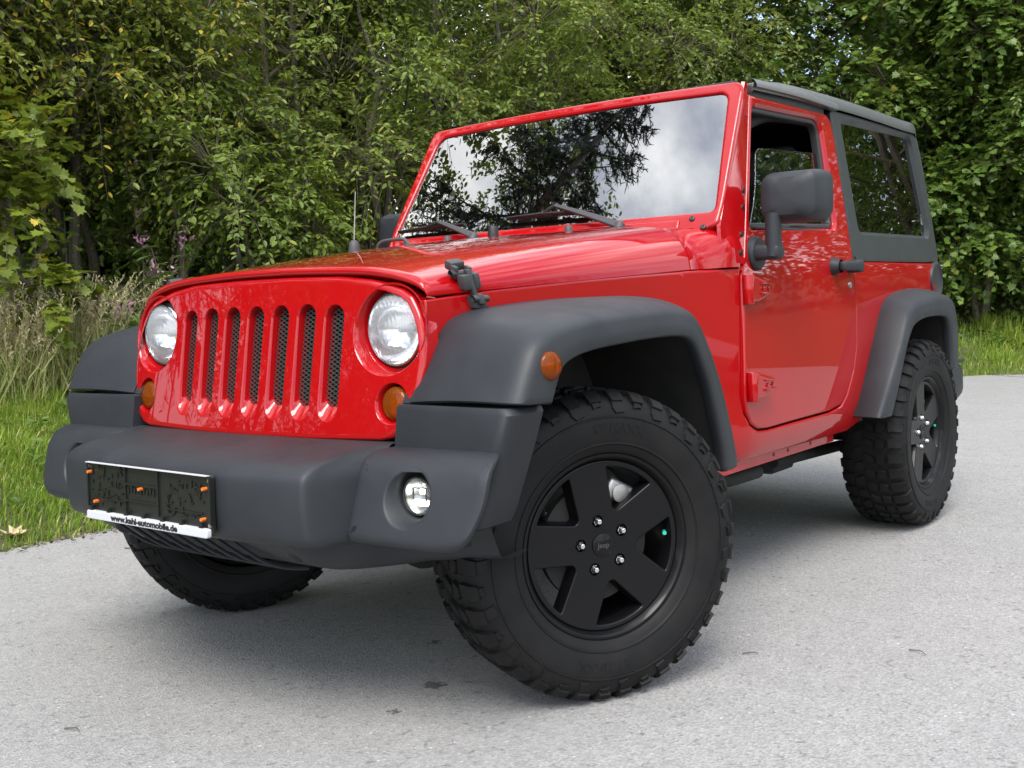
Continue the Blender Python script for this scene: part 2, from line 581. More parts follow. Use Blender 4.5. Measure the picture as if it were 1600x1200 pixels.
def ground_h(P):
    P = np.asarray(P, float).reshape(-1, 2)
    d = edge_dist(P)
    b = np.clip(d, 0, None)
    h = np.where(b < 3.2, 0.30 * b * np.clip(b / 0.35, 0.25, 1), 0.96 + (b - 3.2) * 0.10)
    n = 0.03 * np.sin(P[:, 0] * 2.3 + P[:, 1] * 1.1) + 0.025 * np.sin(P[:, 0] * -1.7 + P[:, 1] * 3.1 + 1)
    h = h + n * np.clip(b / 0.8, 0, 1)
    # beyond the right side of the road
    c = np.clip(-d - 7.6, 0, None)
    return h + np.minimum(0.05 * c, 0.6) - 0.004

# ground sheet: fine near the scene, reaching the horizon
def axis_ticks(lo, hi, fine0, fine1, step):
    a = np.arange(fine0, fine1, step)
    l = fine0 - np.geomspace(step, fine0 - lo, 26)[::-1]; r = fine1 + np.geomspace(step, hi - fine1, 26)
    return np.concatenate([l, a, r])
gx = axis_ticks(-900, 900, -12, 9, 0.25); gy = axis_ticks(-900, 900, -8, 17, 0.25)
GX, GY = np.meshgrid(gx, gy, indexing='ij')
gp = np.stack([GX.ravel(), GY.ravel()], 1)
gh_ = ground_h(gp)
gv = np.concatenate([gp, np.minimum(gh_, 4.0)[:, None]], 1)
idx = np.arange(len(gp)).reshape(GX.shape)
gf = np.stack([idx[:-1, :-1].ravel(), idx[1:, :-1].ravel(), idx[1:, 1:].ravel(), idx[:-1, 1:].ravel()], 1)
MT['soil'] = mat('grassy_soil', (0.045, 0.062, 0.018), 0.95, noise=(3.0, 0.8, (0.075, 0.060, 0.032)), bump=(18, 0.8, 0.03))
tag(link('ground', fast_mesh('ground', gv, [gf], [MT['soil']], smooth=True)), kind='structure')

# road sheet
def road_material():
    m = bpy.data.materials.new('weathered_asphalt'); m.use_nodes = True
    t = m.node_tree; b = t.nodes['Principled BSDF']
    co = t.nodes.new('ShaderNodeTexCoord')
    def noise(sc, det=3, rough=0.6):
        n = t.nodes.new('ShaderNodeTexNoise'); n.inputs['Scale'].default_value = sc; n.inputs['Detail'].default_value = det
        n.inputs['Roughness'].default_value = rough
        t.links.new(co.outputs['Object'], n.inputs['Vector']); return n
    def ramp(n, stops, out='Fac'):
        r = t.nodes.new('ShaderNodeValToRGB'); e = r.color_ramp.elements
        while len(e) < len(stops): e.new(0.5)
        for k, (p, c) in enumerate(stops): e[k].position = p; e[k].color = (c, c, c, 1) if np.isscalar(c) else (*c, 1)
        t.links.new(n.outputs[out], r.inputs[0]); return r
    def mixc(fac, a, bb, typ='MIX', f=None):
        x = t.nodes.new('ShaderNodeMix'); x.data_type = 'RGBA'; x.blend_type = typ
        if f is None: t.links.new(fac, x.inputs['Factor'])
        else: x.inputs['Factor'].default_value = f
        t.links.new(a, x.inputs['A']); t.links.new(bb, x.inputs['B']); return x.outputs['Result']
    vo = t.nodes.new('ShaderNodeTexVoronoi'); vo.inputs['Scale'].default_value = 150
    vo2 = t.nodes.new('ShaderNodeTexVoronoi'); vo2.inputs['Scale'].default_value = 62
    t.links.new(co.outputs['Object'], vo.inputs['Vector']); t.links.new(co.outputs['Object'], vo2.inputs['Vector'])
    stones = ramp(vo, [(0.0, (.21, .206, .20)), (0.35, (.265, .261, .254)), (0.7, (.31, .306, .297)), (0.93, (.355, .35, .342)), (1.0, (.56, .555, .545))], 'Color')
    big = ramp(noise(1.3, 5), [(0.3, .95), (0.7, 1.03)])
    mid = ramp(noise(9, 4), [(0.3, .95), (0.7, 1.04)])
    fine = ramp(noise(420, 2), [(0.3, .84), (0.7, 1.12)])
    c = mixc(None, stones.outputs[0], big.outputs[0], 'MULTIPLY', 1.0)
    c = mixc(None, c, mid.outputs[0], 'MULTIPLY', 1.0)
    c = mixc(None, c, fine.outputs[0], 'MULTIPLY', 1.0)
    # crevices between the stones
    cre = ramp(vo2, [(0.0, 1.0), (0.75, 1.0), (1.0, .62)], 'Distance')
    c = mixc(None, c, cre.outputs[0], 'MULTIPLY', 1.0)
    # dark tar flecks and stains with a shape of their own
    fl = ramp(noise(30, 2, 0.5), [(0.74, 0.0), (0.79, 1.0)])
    tar = t.nodes.new('ShaderNodeRGB'); tar.outputs[0].default_value = (.07, .068, .062, 1)
    c = mixc(fl.outputs[0], c, tar.outputs[0])
    for (sx, sy, rad) in ((0.386, -0.24, 0.030), (0.425, -0.446, 0.016), (0.13, 0.05, 0.02), (0.22, 0.42, 0.025)):
        vm = t.nodes.new('ShaderNodeVectorMath'); vm.operation = 'DISTANCE'; vm.inputs[1].default_value = (sx, sy, 0)
        t.links.new(co.outputs['Object'], vm.inputs[0])
        nn = noise(60, 4)
        ad = t.nodes.new('ShaderNodeMath'); ad.operation = 'MULTIPLY_ADD'; ad.inputs[1].default_value = 0.09; 
        t.links.new(nn.outputs['Fac'], ad.inputs[0]); t.links.new(vm.outputs['Value'], ad.inputs[2])
        rp = t.nodes.new('ShaderNodeMapRange'); rp.inputs[1].default_value = rad + 0.040; rp.inputs[2].default_value = rad + 0.046
        rp.inputs[3].default_value = 0.85; rp.inputs[4].default_value = 0.0
        t.links.new(ad.outputs[0], rp.inputs[0])
        c = mixc(rp.outputs[0], c, tar.outputs[0])
    t.links.new(c, b.inputs['Base Color'])
    b.inputs['Roughness'].default_value = 0.82; b.inputs['Specular IOR Level'].default_value = 0.35
    bp = t.nodes.new('ShaderNodeBump'); bp.inputs['Strength'].default_value = 0.7; bp.inputs['Distance'].default_value = 0.004
    t.links.new(vo.outputs['Distance'], bp.inputs['Height'])
    bp2 = t.nodes.new('ShaderNodeBump'); bp2.inputs['Strength'].default_value = 0.5; bp2.inputs['Distance'].default_value = 0.003
    t.links.new(noise(420, 3).outputs['Fac'], bp2.inputs['Height']); t.links.new(bp.outputs[0], bp2.inputs['Normal'])
    t.links.new(bp2.outputs[0], b.inputs['Normal'])
    return m
ed = edge_pts
tn = np.gradient(ed, axis=0); tn /= np.linalg.norm(tn, axis=1)[:, None]
rt_ = np.stack([tn[:, 1], -tn[:, 0]], 1)
wob = 0.035 * np.sin(np.arange(len(ed)) * 1.7) + 0.03 * np.sin(np.arange(len(ed)) * 0.61)
rd = catmull(np.array([(3.2, -34), (3.6, -14), (3.9, -6), (4.0, -1.5), (4.0, 0), (4.0, .65), (4.1, 3), (4.3, 4.8), (4.6, 5.6), (4.9, 6.1), (5.2, 6.5), (6.0, 7.2), (8.5, 8.9), (16, 11.8), (41, 19)], float), 420)
le = ed - rt_ * wob[:, None] * 0.8
rows = np.array([le + (rd - le) * k for k in np.linspace(0, 1, 8)])
rv = np.concatenate([rows.reshape(-1, 2), np.zeros((rows.shape[0] * rows.shape[1], 1))], 1)
idx = np.arange(len(rv)).reshape(rows.shape[:2])
rf = np.stack([idx[:-1, :-1].ravel(), idx[1:, :-1].ravel(), idx[1:, 1:].ravel(), idx[:-1, 1:].ravel()], 1)
MT['road'] = road_material()
tag(link('road', fast_mesh('road', rv, [rf], [MT['road']], smooth=True)), kind='structure')

# ---- leaves
LEAF_OV = (np.array([(0, 0, 0), (.30, .24, .05), (.68, .22, .03), (1, 0, -.08), (.68, -.22, .03), (.30, -.24, .05)]), [np.array([(0, 1, 2, 3)]), np.array([(0, 3, 4, 5)])])
_mp = [(0, 0), (.02, .20), (-.10, .42), (.20, .36), (.34, .56), (.50, .30), (.66, .34), (.70, .14), (1.0, 0)]
_mv = [(x, y, 0.05 * abs(y)) for x, y in _mp] + [(x, -y, 0.05 * abs(y)) for x, y in _mp[1:-1]] + [(.42, 0, -0.04)]
_nm = len(_mv) - 1
_ring = list(range(9)) + list(range(15, 8, -1))
LEAF_MA = (np.array(_mv, float), [np.array([(_ring[i], _ring[(i + 1) % len(_ring)], _nm) for i in range(len(_ring))])])
LEAF_NE = (np.array([(0, -.09, 0), (.9, -.05, 0), (1, 0, 0), (.9, .05, 0), (0, .09, 0)]), [np.array([(0, 1, 2, 3)]), np.array([(0, 2, 3, 4)])[:, :4]])
LEAF_LA = (np.array([(0, 0, 0), (.35, .13, .03), (.7, .09, 0), (1, 0, -.12), (.7, -.09, 0), (.35, -.13, .03)]), [np.array([(0, 1, 2, 3)]), np.array([(0, 3, 4, 5)])])

def unit(v): return v / (np.linalg.norm(v, axis=-1, keepdims=True) + 1e-9)
def place_leaves(tmpl, pos, along, nrm, size):
    tv, tf = tmpl
    e1 = unit(along); n = unit(nrm - e1 * np.sum(nrm * e1, 1, keepdims=True)); e2 = np.cross(n, e1)
    V = pos[:, None, :] + size[:, None, None] * (tv[None, :, 0:1] * e1[:, None] + tv[None, :, 1:2] * e2[:, None] + tv[None, :, 2:3] * n[:, None])
    k = len(tv); m = len(pos)
    F = []
    for f in tf:
        F.append((np.arange(m)[:, None, None] * k + f[None]).reshape(-1, f.shape[1]))
    return V.reshape(-1, 3), F
def twig_tubes(paths, r0, r1):
    """paths (m, k, 3): three-sided tapered twigs"""
    m, k, _ = paths.shape
    T = unit(np.gradient(paths, axis=1))
    ref = np.where(np.abs(T[..., 2:3]) < 0.8, np.array([0, 0, 1.0]), np.array([1.0, 0, 0]))
    u = unit(np.cross(T, ref)); w = np.cross(T, u)
    r = np.linspace(0, 1, k)[None, :, None]
    rr = np.asarray(r0).reshape(-1, 1, 1) * (1 - r) + np.asarray(r1).reshape(-1, 1, 1) * r
    ring = [paths + rr * (math.cos(a) * u + math.sin(a) * w) for a in (0, 2.094, 4.189)]
    V = np.stack(ring, 2)
    idx = np.arange(m * k * 3).reshape(m, k, 3)
    F = []
    for j in range(3):
        j2 = (j + 1) % 3
        F.append(np.stack([idx[:, :-1, j].ravel(), idx[:, 1:, j].ravel(), idx[:, 1:, j2].ravel(), idx[:, :-1, j2].ravel()], 1))
    return V.reshape(-1, 3), np.concatenate(F)
def merge(chunks):
    Vs, Fs, Ts, Ms = [], [], [], []
    b = 0
    for V, F, t, mi in chunks:
        for f in F:
            Fs.append(f + b); Ms.append(np.full(len(f), mi))
        Vs.append(V); Ts.append(t); b += len(V)
    return np.concatenate(Vs), Fs, np.concatenate(Ts), np.concatenate(Ms)

def lumps_for(r, height, base, rx, n, R):
    """clump centres filling a crown"""
    out = []
    for i in range(n):
        z = base + (height - base) * r.uniform(0.08, 0.97)
        f = math.sin(math.pi * min(0.98, max(0.12, (z - base * 0.4) / (height - base * 0.4)))) ** 0.6
        a = r.uniform(0, 2 * math.pi); q = math.sqrt(r.uniform(0, 1)) * rx * f
        out.append((q * math.cos(a), q * math.sin(a), z, R * r.uniform(0.7, 1.25)))
    return np.array(out)

def make_tree(name, seed, height, base, rx, leafmat, leaf='ov', n_lump=14, R=0.75, sprays=26, per=17, size=0.060, n_trunk=3, tint_shift=0.0, trunk_r=0.05, yellow=0.08, droop=0.22):
    r = np.random.default_rng(seed)
    root = empty(name)
    n_lump = int(n_lump * 1.9); sprays = int(sprays * 1.9); R = R * 0.97
    Lp = lumps_for(r, height, base, rx, n_lump, R)
    # trunks and limbs
    mb = MB()
    starts = []
    for k in range(n_trunk):
        a = r.uniform(0, 2 * math.pi); lean = r.uniform(0.1, 0.35) * rx
        top = np.array([lean * math.cos(a) * 1.6, lean * math.sin(a) * 1.6, height * r.uniform(0.75, 0.95)])
        p0 = np.array([0.12 * math.cos(a) * (n_trunk > 1), 0.12 * math.sin(a) * (n_trunk > 1), -0.15])
        P = [p0 + (top - p0) * t + np.array([r.normal(0, 0.05), r.normal(0, 0.05), 0]) * (t > 0) for t in np.linspace(0, 1, 7)]
        P = catmull(P, 18)
        mb.tube(P, np.linspace(trunk_r, trunk_r * 0.18, 18), 7)
        starts.append(P)
    tr_ = mb
    mb2 = MB()
    for lp in Lp:
        P = starts[r.integers(len(starts))]
        j = int(np.argmin(np.abs(P[:, 2] - (lp[2] - 0.45 * np.hypot(lp[0], lp[1]) - 0.2))))
        a, c = P[j], lp[:3]
        mid = (a + c) / 2 + np.array([r.normal(0, .08), r.normal(0, .08), r.uniform(-0.05, 0.15)])
        mb2.tube(catmull([a, mid, c], 8), np.linspace(trunk_r * 0.45, 0.006, 8), 5)
    tr_.build('trunk', MT['bark'], root)
    mb2.build('limbs', MT['twig'], root)
    # sprays
    S = n_lump * sprays
    li = np.repeat(np.arange(n_lump), sprays)
    C = Lp[li, :3]; RR = Lp[li, 3:4]
    d = unit(r.normal(size=(S, 3)) * [1, 1, 0.75] + [0, 0, 0.15])
    st = C + d * RR * r.uniform(0.05, 0.3, (S, 1))
    en = C + d * RR * r.uniform(0.75, 1.25, (S, 1))
    k = 5
    t = np.linspace(0, 1, k)[None, :, None]
    paths = st[:, None] * (1 - t) + en[:, None] * t
    paths = paths + np.array([0, 0, 1.0]) * (0.12 * RR[:, None] * np.sin(t * np.pi) - droop * RR[:, None] * t * t)
    paths += r.normal(0, 0.015, paths.shape) * t
    TV, TF = twig_tubes(paths, 0.0032, 0.0009)
    # leaves along the sprays
    n = S * per
    si = np.repeat(np.arange(S), per)
    tt = np.tile(np.linspace(0.25, 1.0, per), S) + r.normal(0, 0.03, n)
    tt = np.clip(tt, 0.1, 1.0)
    f = tt * (k - 1); i0 = np.clip(f.astype(int), 0, k - 2); w = (f - i0)[:, None]
    pos = paths[si, i0] * (1 - w) + paths[si, i0 + 1] * w
    tan = unit(paths[si, i0 + 1] - paths[si, i0])
    side = unit(np.cross(tan, [0, 0, 1.0]) + 1e-3)
    sgn = np.where(np.tile(np.arange(per), S) % 2 == 0, 1.0, -1.0)[:, None]
    along = tan * r.uniform(0.2, 0.9, (n, 1)) + side * sgn * r.uniform(0.4, 1.0, (n, 1)) + r.normal(0, 0.3, (n, 3)) + [0, 0, -0.12]
    nrm = np.array([0, 0, 1.0]) + r.normal(0, 0.40, (n, 3)) + d[si] * 0.35
    sz = size * r.uniform(0.55, 1.3, n) * np.where(tt > 0.93, 0.75, 1)
    pos = pos + side * sgn * 0.012
    tm = {'ov': LEAF_OV, 'ma': LEAF_MA, 'la': LEAF_LA}[leaf]
    Vl, Fl = place_leaves(tm, pos, along, nrm, sz)
    lt = r.beta(2.0, 2.4, n_lump)[li][si] * 0.45 + r.beta(2, 2.5, n) * 0.5 + tint_shift
    pick = r.random(n) < yellow * (0.4 + 1.6 * (r.random(S)[si] < 0.3))
    lt = np.where(pick, r.uniform(0.85, 1.0, n), np.clip(lt, 0, 0.84))
    tint = np.repeat(lt, len(tm[0]))
    V, F, T, MI = merge([(TV, [TF], np.zeros(len(TV)), 1), (Vl, Fl, tint, 0)])
    link('crown', fast_mesh('crown', V, F, [LM[leafmat], MT['twig']], T, MI), root)
    return root
def copy_tree(root):
    c = root.copy(); COL.objects.link(c)
    for ch in list(root.children):
        k = ch.copy(); COL.objects.link(k); k.parent = c
    return c
def at_edge(s, d):
    """a point s metres along the road edge (s = 0 abreast of the front axle), d metres beyond it"""
    seg = np.hypot(*np.diff(edge_pts, axis=0).T); arc = np.concatenate([[0], np.cumsum(seg)])
    j0 = int(np.argmin(np.hypot(edge_pts[:, 0] + 2.5, edge_pts[:, 1])))
    a = arc[j0] + s
    p = np.array([np.interp(a, arc, edge_pts[:, 0]), np.interp(a, arc, edge_pts[:, 1])])
    q = np.array([np.interp(a + 0.2, arc, edge_pts[:, 0]), np.interp(a + 0.2, arc, edge_pts[:, 1])])
    t = (q - p) / np.linalg.norm(q - p)
    return p + np.array([-t[1], t[0]]) * d
def put(o, s, d, rz=0.0, sc=1.0):
    p = at_edge(s, d)
    z = float(ground_h(p[None])[0])
    o.location = (p[0], p[1], z); o.rotation_euler = (0, 0, rz); o.scale = (sc,) * 3
    return o

# ---- the thicket along the verge: (s, d, maker arguments, label)
SHRUBS = [
 (0.1, 3.0, dict(height=4.2, base=0.1, rx=1.4, leafmat='mixed', yellow=.16, n_lump=16), 'tall shrub with yellowing leaves cut by the left edge of the picture'),
 (1.25, 3.3, dict(height=4.1, base=0.5, rx=1.3, leafmat='mixed', yellow=.20, n_lump=16), 'loose shrub with many yellow leaves right above the pale dry grass'),
 (1.35, 2.35, dict(height=1.7, base=0.1, rx=.7, leafmat='mixed', leaf='ma', size=.085, yellow=.10, n_lump=5, R=.36, sprays=14, per=10), 'low maple bush with big lobed leaves directly behind the dry grass'),
 (2.5, 3.4, dict(height=4.2, base=0.9, rx=1.3, leafmat='mixed', yellow=.12, n_lump=17), 'tall shrub with a dark hollow at its foot, behind the tallest pink-flowered weed'),
 (3.2, 2.7, dict(height=2.0, base=0.05, rx=.9, leafmat='green', yellow=.04, n_lump=9, R=.5), 'low green bush showing just over the front corner of the bonnet'),
 (4.0, 3.3, dict(height=4.6, base=0.2, rx=1.3, leafmat='green', yellow=.07, n_lump=18), 'round-leaved green shrub rising behind the bonnet, left of the antenna'),
 (5.0, 2.8, dict(height=3.8, base=0.05, rx=1.2, leafmat='green', yellow=.05, n_lump=17), 'dense light green shrub directly behind the antenna'),
 (6.1, 3.3, dict(height=5.2, base=0.2, rx=1.5, leafmat='green', yellow=.06, n_lump=20), 'tall broad shrub rising over the left end of the windscreen'),
 (7.5, 3.2, dict(height=5.0, base=0.1, rx=1.5, leafmat='green', yellow=.06, n_lump=20), 'full green shrub whose top shows over the middle of the windscreen'),
 (8.9, 2.9, dict(height=5.0, base=0.1, rx=1.5, leafmat='green', yellow=.06, n_lump=19), 'green bush with pale bare twigs over the right end of the windscreen'),
 (10.1, 2.4, dict(height=5.2, base=0.1, rx=1.5, leafmat='dark', yellow=.04, leaf='ma', size=.082, n_lump=19, per=13), 'dark maple shrub behind the roof of the car'),
 (10.75, 2.0, dict(height=5.2, base=0.05, rx=1.35, leafmat='dark', yellow=.05, leaf='ma', size=.082, n_lump=20, per=13), 'dark lobed-leaf shrub growing just right of the hardtop'),
 (11.2, 1.9, dict(height=5.0, base=0.05, rx=1.2, leafmat='dark', yellow=.03, leaf='ma', size=.082, n_lump=20, per=13), 'dark leafy shrub at the right edge over the far grass strip'),
 (12.5, 1.9, dict(height=4.8, base=0.05, rx=1.5, leafmat='dark', yellow=.03, n_lump=18), 'dark green shrub beyond the right edge of the picture by the road bend'),
 (14.2, 1.9, dict(height=4.8, base=0.05, rx=1.6, leafmat='dark', yellow=.03, n_lump=17), 'dark green shrub farther round the road bend'),
]
made = {}
for i, (s_, d_, kw, lab) in enumerate(SHRUBS):
    o = make_tree('shrub', 100 + i, **kw)
    put(o, s_, d_, rz=i * 1.3)
    tag(o, lab, 'shrub', 'leafy shrubs along the road verge')
    made[i] = o
TREES = [
 (1.2, 6.6, 0, 7.0), (3.4, 7.2, 1, 7.0), (5.0, 6.6, 2, 7.6), (6.2, 6.8, 3, 8.5), (7.8, 6.6, 2, 9.0), (9.2, 6.2, 3, 9.0), (10.2, 4.8, 4, 9.0), (10.75, 5.4, 4, 9.5), (12.2, 4.4, 4, 9.0), (14.5, 4.2, 3, 9.0), (13.3, 3.2, 4, 8.0), (16.6, 3.8, 4, 9.0), (19.0, 4.0, 3, 9.0)]
TLAB = ['broadleaf tree at the far left with sky showing between its top branches', 'tree with thin crown behind the yellowing shrubs, specks of sky through it', 'tall tree standing behind the round-leaved shrub over the bonnet',
        'tall green tree behind the shrubs left of the windscreen', 'tall tree rising above the middle of the windscreen', 'tall tree with pale dead twigs rising above the door of the car',
        'tall dark tree behind the hardtop', 'tall dark tree at the right edge above the far grass strip', 'dark tree past the right edge where the road bends', 'tree far along the road bend, hidden past the right edge', 'dark tree close to the road bend, mirrored in the rear side window', 'dark tree farther round the bend, mirrored in the door glass', 'green tree farthest round the bend']
thin = make_tree('broadleaf_tree', 401, 11.0, 3.0, 2.6, 'green', n_lump=11, R=1.0, sprays=17, per=15, size=.10, n_trunk=2, trunk_r=.13, yellow=.04)
protos = []
for k, (lm, yl) in enumerate((('mixed', .12), ('mixed', .08), ('green', .05), ('green', .05), ('dark', .03))):
    protos.append(None)
for i, (s_, d_, k, hh) in enumerate(TREES):
    if i in (1, 2, 3):
        o = copy_tree(thin)
    elif protos[k] is None:
        lm, yl = (('mixed', .12), ('mixed', .08), ('green', .05), ('green', .05), ('dark', .03))[k]
        protos[k] = o = make_tree('broadleaf_tree', 300 + k, 8.5, 1.6 if k > 1 else 2.2, 2.1, lm, n_lump=20 if k > 1 else 15, R=1.05, sprays=26, per=16, size=.075, n_trunk=2, trunk_r=.10, yellow=yl)
    else:
        o = copy_tree(protos[k])
    put(o, s_, d_, rz=i * 2.1, sc=hh / 8.5)
    tag(o, TLAB[i], 'tree', 'tall trees behind the shrubs')
# the deep wood behind reads as one mass
def deep_wood():
    r = np.random.default_rng(55)
    ch = []
    n = 150000
    s = np.where(r.random(n // 40) < .72, r.uniform(-2, 12, n // 40), r.uniform(12, 26, n // 40)); s[:700] = r.uniform(9.6, 12.2, 700); d = np.where(s > 9.6, r.uniform(4.5, 12, n // 40), r.uniform(8.5, 15, n // 40))
    P = np.array([at_edge(a, b) for a, b in zip(s, d)])
    z = r.uniform(0.02, 1, n // 40) * np.where((s > 4.4) & (s < 8.8), 3.9, 8.5)
    gz = ground_h(P)
    c = np.concatenate([P, (gz + z)[:, None]], 1)
    ci = np.repeat(np.arange(len(c)), 40)
    pos = c[ci] + r.normal(0, 0.42, (len(ci), 3))
    V, F = place_leaves(LEAF_OV, pos, r.normal(size=(len(ci), 3)) + [0, 0, -.3], np.array([0, 0, 1.0]) + r.normal(0, .5, (len(ci), 3)), r.uniform(.16, .32, len(ci)))
    ch.append((V, F, np.repeat(r.beta(2, 3, len(ci)) * 0.7, 6), 0))
    m = 60
    s = r.uniform(-9, 30, m); d = r.uniform(8, 14, m)
    P = np.array([at_edge(a, b) for a, b in zip(s, d)]); gz = ground_h(P)
    paths = np.stack([np.concatenate([P + r.normal(0, .15, P.shape) * t, (gz + t * 8 - .2)[:, None]], 1) for t in np.linspace(0, 1, 6)], 1)
    TV, TF = twig_tubes(paths, r.uniform(.05, .12, m), 0.02)
    ch.append((TV, [TF], np.zeros(len(TV)), 1))
    V, F, T, MI = merge(ch)
    o = link('deep_wood', fast_mesh('deep_wood', V, F, [LM['dark'], MT['bark']], T, MI))
    tag(o, kind='stuff')
deep_wood()

# ---- tree the windscreen mirrors: it stands on the left verge ahead of the car
def spruce(name, seed, H, R0):
    r = np.random.default_rng(seed)
    root = empty(name)
    mb = MB()
    mb.tube([(0, 0, -.2), (0.03, 0, H * .4), (0, 0.02, H)], [H * .016, H * .010, .01], 9)
    mb.build('trunk', MT['bark'], root)
    paths, tips = [], []
    nb = 105
    for i in range(nb):
        t = (i + r.uniform(0, 1)) / nb
        z = H * (0.08 + 0.9 * t)
        ln = R0 * (1 - t) ** 0.75 * r.uniform(0.7, 1.15) + 0.15
        a = i * 2.4 + r.normal(0, .2)
        dr = np.array([math.cos(a), math.sin(a), 0])
        k = np.linspace(0, 1, 6)[:, None]
        p = np.array([0, 0, z]) + dr * ln * k + np.array([0, 0, 1.0]) * (ln * (-0.38 * k + 0.22 * k * k))
        paths.append(p)
    paths = np.array(paths)
    TV, TF = twig_tubes(paths, 0.03, 0.004)
    # hanging branchlets
    bl = []
    for p in paths:
        ln = np.linalg.norm(p[-1] - p[0])
        nn = int(8 + ln * 11)
        for q in r.uniform(0.12, 1, nn):
            f = q * 5; j = min(int(f), 4); c = p[j] * (1 - f + j) + p[j + 1] * (f - j)
            dr = unit(p[j + 1] - p[j]); sd_ = np.cross(dr, [0, 0, 1.0]) * r.choice([-1, 1])
            e = c + unit(dr * .6 + sd_ * r.uniform(.3, 1) + np.array([0, 0, -.5 - .4 * r.random()])) * r.uniform(.2, .5) * (0.5 + ln / R0)
            bl.append((c, (c + e) / 2 + [0, 0, .02], e))
    bl = np.array(bl)
    BV, BF = twig_tubes(bl, 0.006, 0.002)
    per = 24
    bi = np.repeat(np.arange(len(bl)), per)
    tt = np.tile(np.linspace(0.05, 1, per), len(bl))[:, None]
    pos = bl[bi, 0] * (1 - tt) + bl[bi, 2] * tt
    ax = unit(bl[bi, 2] - bl[bi, 0])
    al = ax * 0.7 + r.normal(0, .6, (len(bi), 3))
    V, F = place_leaves(LEAF_NE, pos, al, r.normal(size=(len(bi), 3)), r.uniform(.06, .12, len(bi)))
    V, F, T, MI = merge([(TV, [TF], np.zeros(len(TV)), 1), (BV, [BF], np.zeros(len(BV)), 1), (V, F, np.repeat(r.random(len(bi)), 5), 0)])
    link('crown', fast_mesh('crown', V, F, [LM['spruce'], MT['bark']], T, MI), root)
    return root
o = spruce('spruce_tree', 5, 13.5, 2.9)
put(o, -3.1, 4.2); tag(o, 'dark spruce seen mirrored in the middle of the windscreen', 'tree')
put(thin, -4.2, 6.8, 0.5, 1.15); tag(thin, 'open-crowned tree seen mirrored at the left of the windscreen', 'tree')
o = copy_tree(thin); put(o, -0.9, 6.4, 2.5, 1.2); tag(o, 'open-crowned tree mirrored low in the left end of the windscreen', 'tree')
o = copy_tree(protos[3]); put(o, -8.5, 6.0, 1.1, 1.0); tag(o, 'full green tree on the left verge ahead of the car, mirrored in the grille paint', 'tree')
for i, (s_, d_, k, sc, lab) in enumerate([(-5.0, 3.0, 6, .9, 'green shrub on the verge under the mirrored spruce'), (-6.9, 3.0, 5, .9, 'green shrub ahead of the car, next beyond the mirrored spruce'), (-8.8, 2.8, 7, .9, 'broad shrub ahead of the car in front of the full green tree'),
                             (-10.8, 2.8, 8, .9, 'shrub ahead of the car on the far side of the full green tree'), (-13.0, 2.8, 9, .9, 'farthest shrub ahead of the car on the left verge')]):
    o = copy_tree(made[k]); put(o, s_, d_, 1.7 + i, sc); tag(o, lab, 'shrub', 'shrubs ahead of the car')
o = copy_tree(protos[4]); put(o, -12.0, 6.0, 2.2, 1.0); tag(o, 'dark tree on the left verge farthest ahead of the car', 'tree')
# low trees on the far side, mirrored along the door
for i, (x, y, k, sc) in enumerate([(11, 6, 3, .7), (14, 9.5, 4, .8), (9.6, 1.5, 2, .55), (12, -5, 3, .6)]):
    o = copy_tree(protos[k]); o.location = (x, y, float(ground_h(np.array([[x, y]]))[0])); o.rotation_euler = (0, 0, i); o.scale = (sc,) * 3
    tag(o, ['tree across the road mirrored in the door', 'darker tree across the road near the bend', 'small tree across the road beside the door', 'tree across the road behind the camera'][i], 'tree', 'trees across the road')

# ---- verge grass
def blades(n, s0, s1, d0, d1, seed, h0, h1, w, power=1.0, lean=0.5):
    r = np.random.default_rng(seed)
    s = r.uniform(s0, s1, n); d = d0 + (d1 - d0) * r.random(n) ** power
    seg = np.linspace(s0 - .1, s1 + .1, 240)
    Pm = np.array([at_edge(a, 0) for a in seg]); Pn = np.array([at_edge(a, 1) for a in seg]) - Pm
    b = np.stack([np.interp(s, seg, Pm[:, k]) + d * np.interp(s, seg, Pn[:, k]) for k in (0, 1)], 1)
    z = ground_h(b)
    h = r.uniform(h0, h1, n) * (0.6 + 0.4 * np.clip(d / 0.4, 0, 1)) * (0.75 + 0.5 * (np.sin(b[:, 0] * 5.1 + np.sin(b[:, 1] * 4.3) * 2) > 0.2))
    a = r.uniform(0, 2 * np.pi, n); ln = np.abs(r.normal(0, lean, n))
    dr = np.stack([np.cos(a), np.sin(a), np.zeros(n)], 1)
    sdv = np.stack([-np.sin(a + .6), np.cos(a + .6), np.zeros(n)], 1)
    p0 = np.concatenate([b, (z - 0.01)[:, None]], 1)
    p1 = p0 + (dr * (ln * .35)[:, None] + [0, 0, .62]) * h[:, None]
    p2 = p0 + (dr * ln[:, None] + [0, 0, 1.0]) * h[:, None] * np.where(ln > 0.9, .8, 1)[:, None]
    ww = w * r.uniform(.6, 1.3, n)[:, None]
    V = np.stack([p0 - sdv * ww, p0 + sdv * ww, p1 + sdv * ww * .8, p2, p1 - sdv * ww * .8], 1).reshape(-1, 3)
    i = np.arange(n)[:, None] * 5
    F = [np.concatenate([i, i + 1, i + 2, i + 4], 1), np.concatenate([i + 4, i + 2, i + 3], 1)]
    t = np.clip(r.beta(2, 2, n) * .8 + 0.15 * np.sin(b[:, 0] * 3 + b[:, 1] * 2), 0, .85)
    t = np.where(r.random(n) < .07, r.uniform(.9, 1, n), t)
    return V, F, np.repeat(t, 5), 0
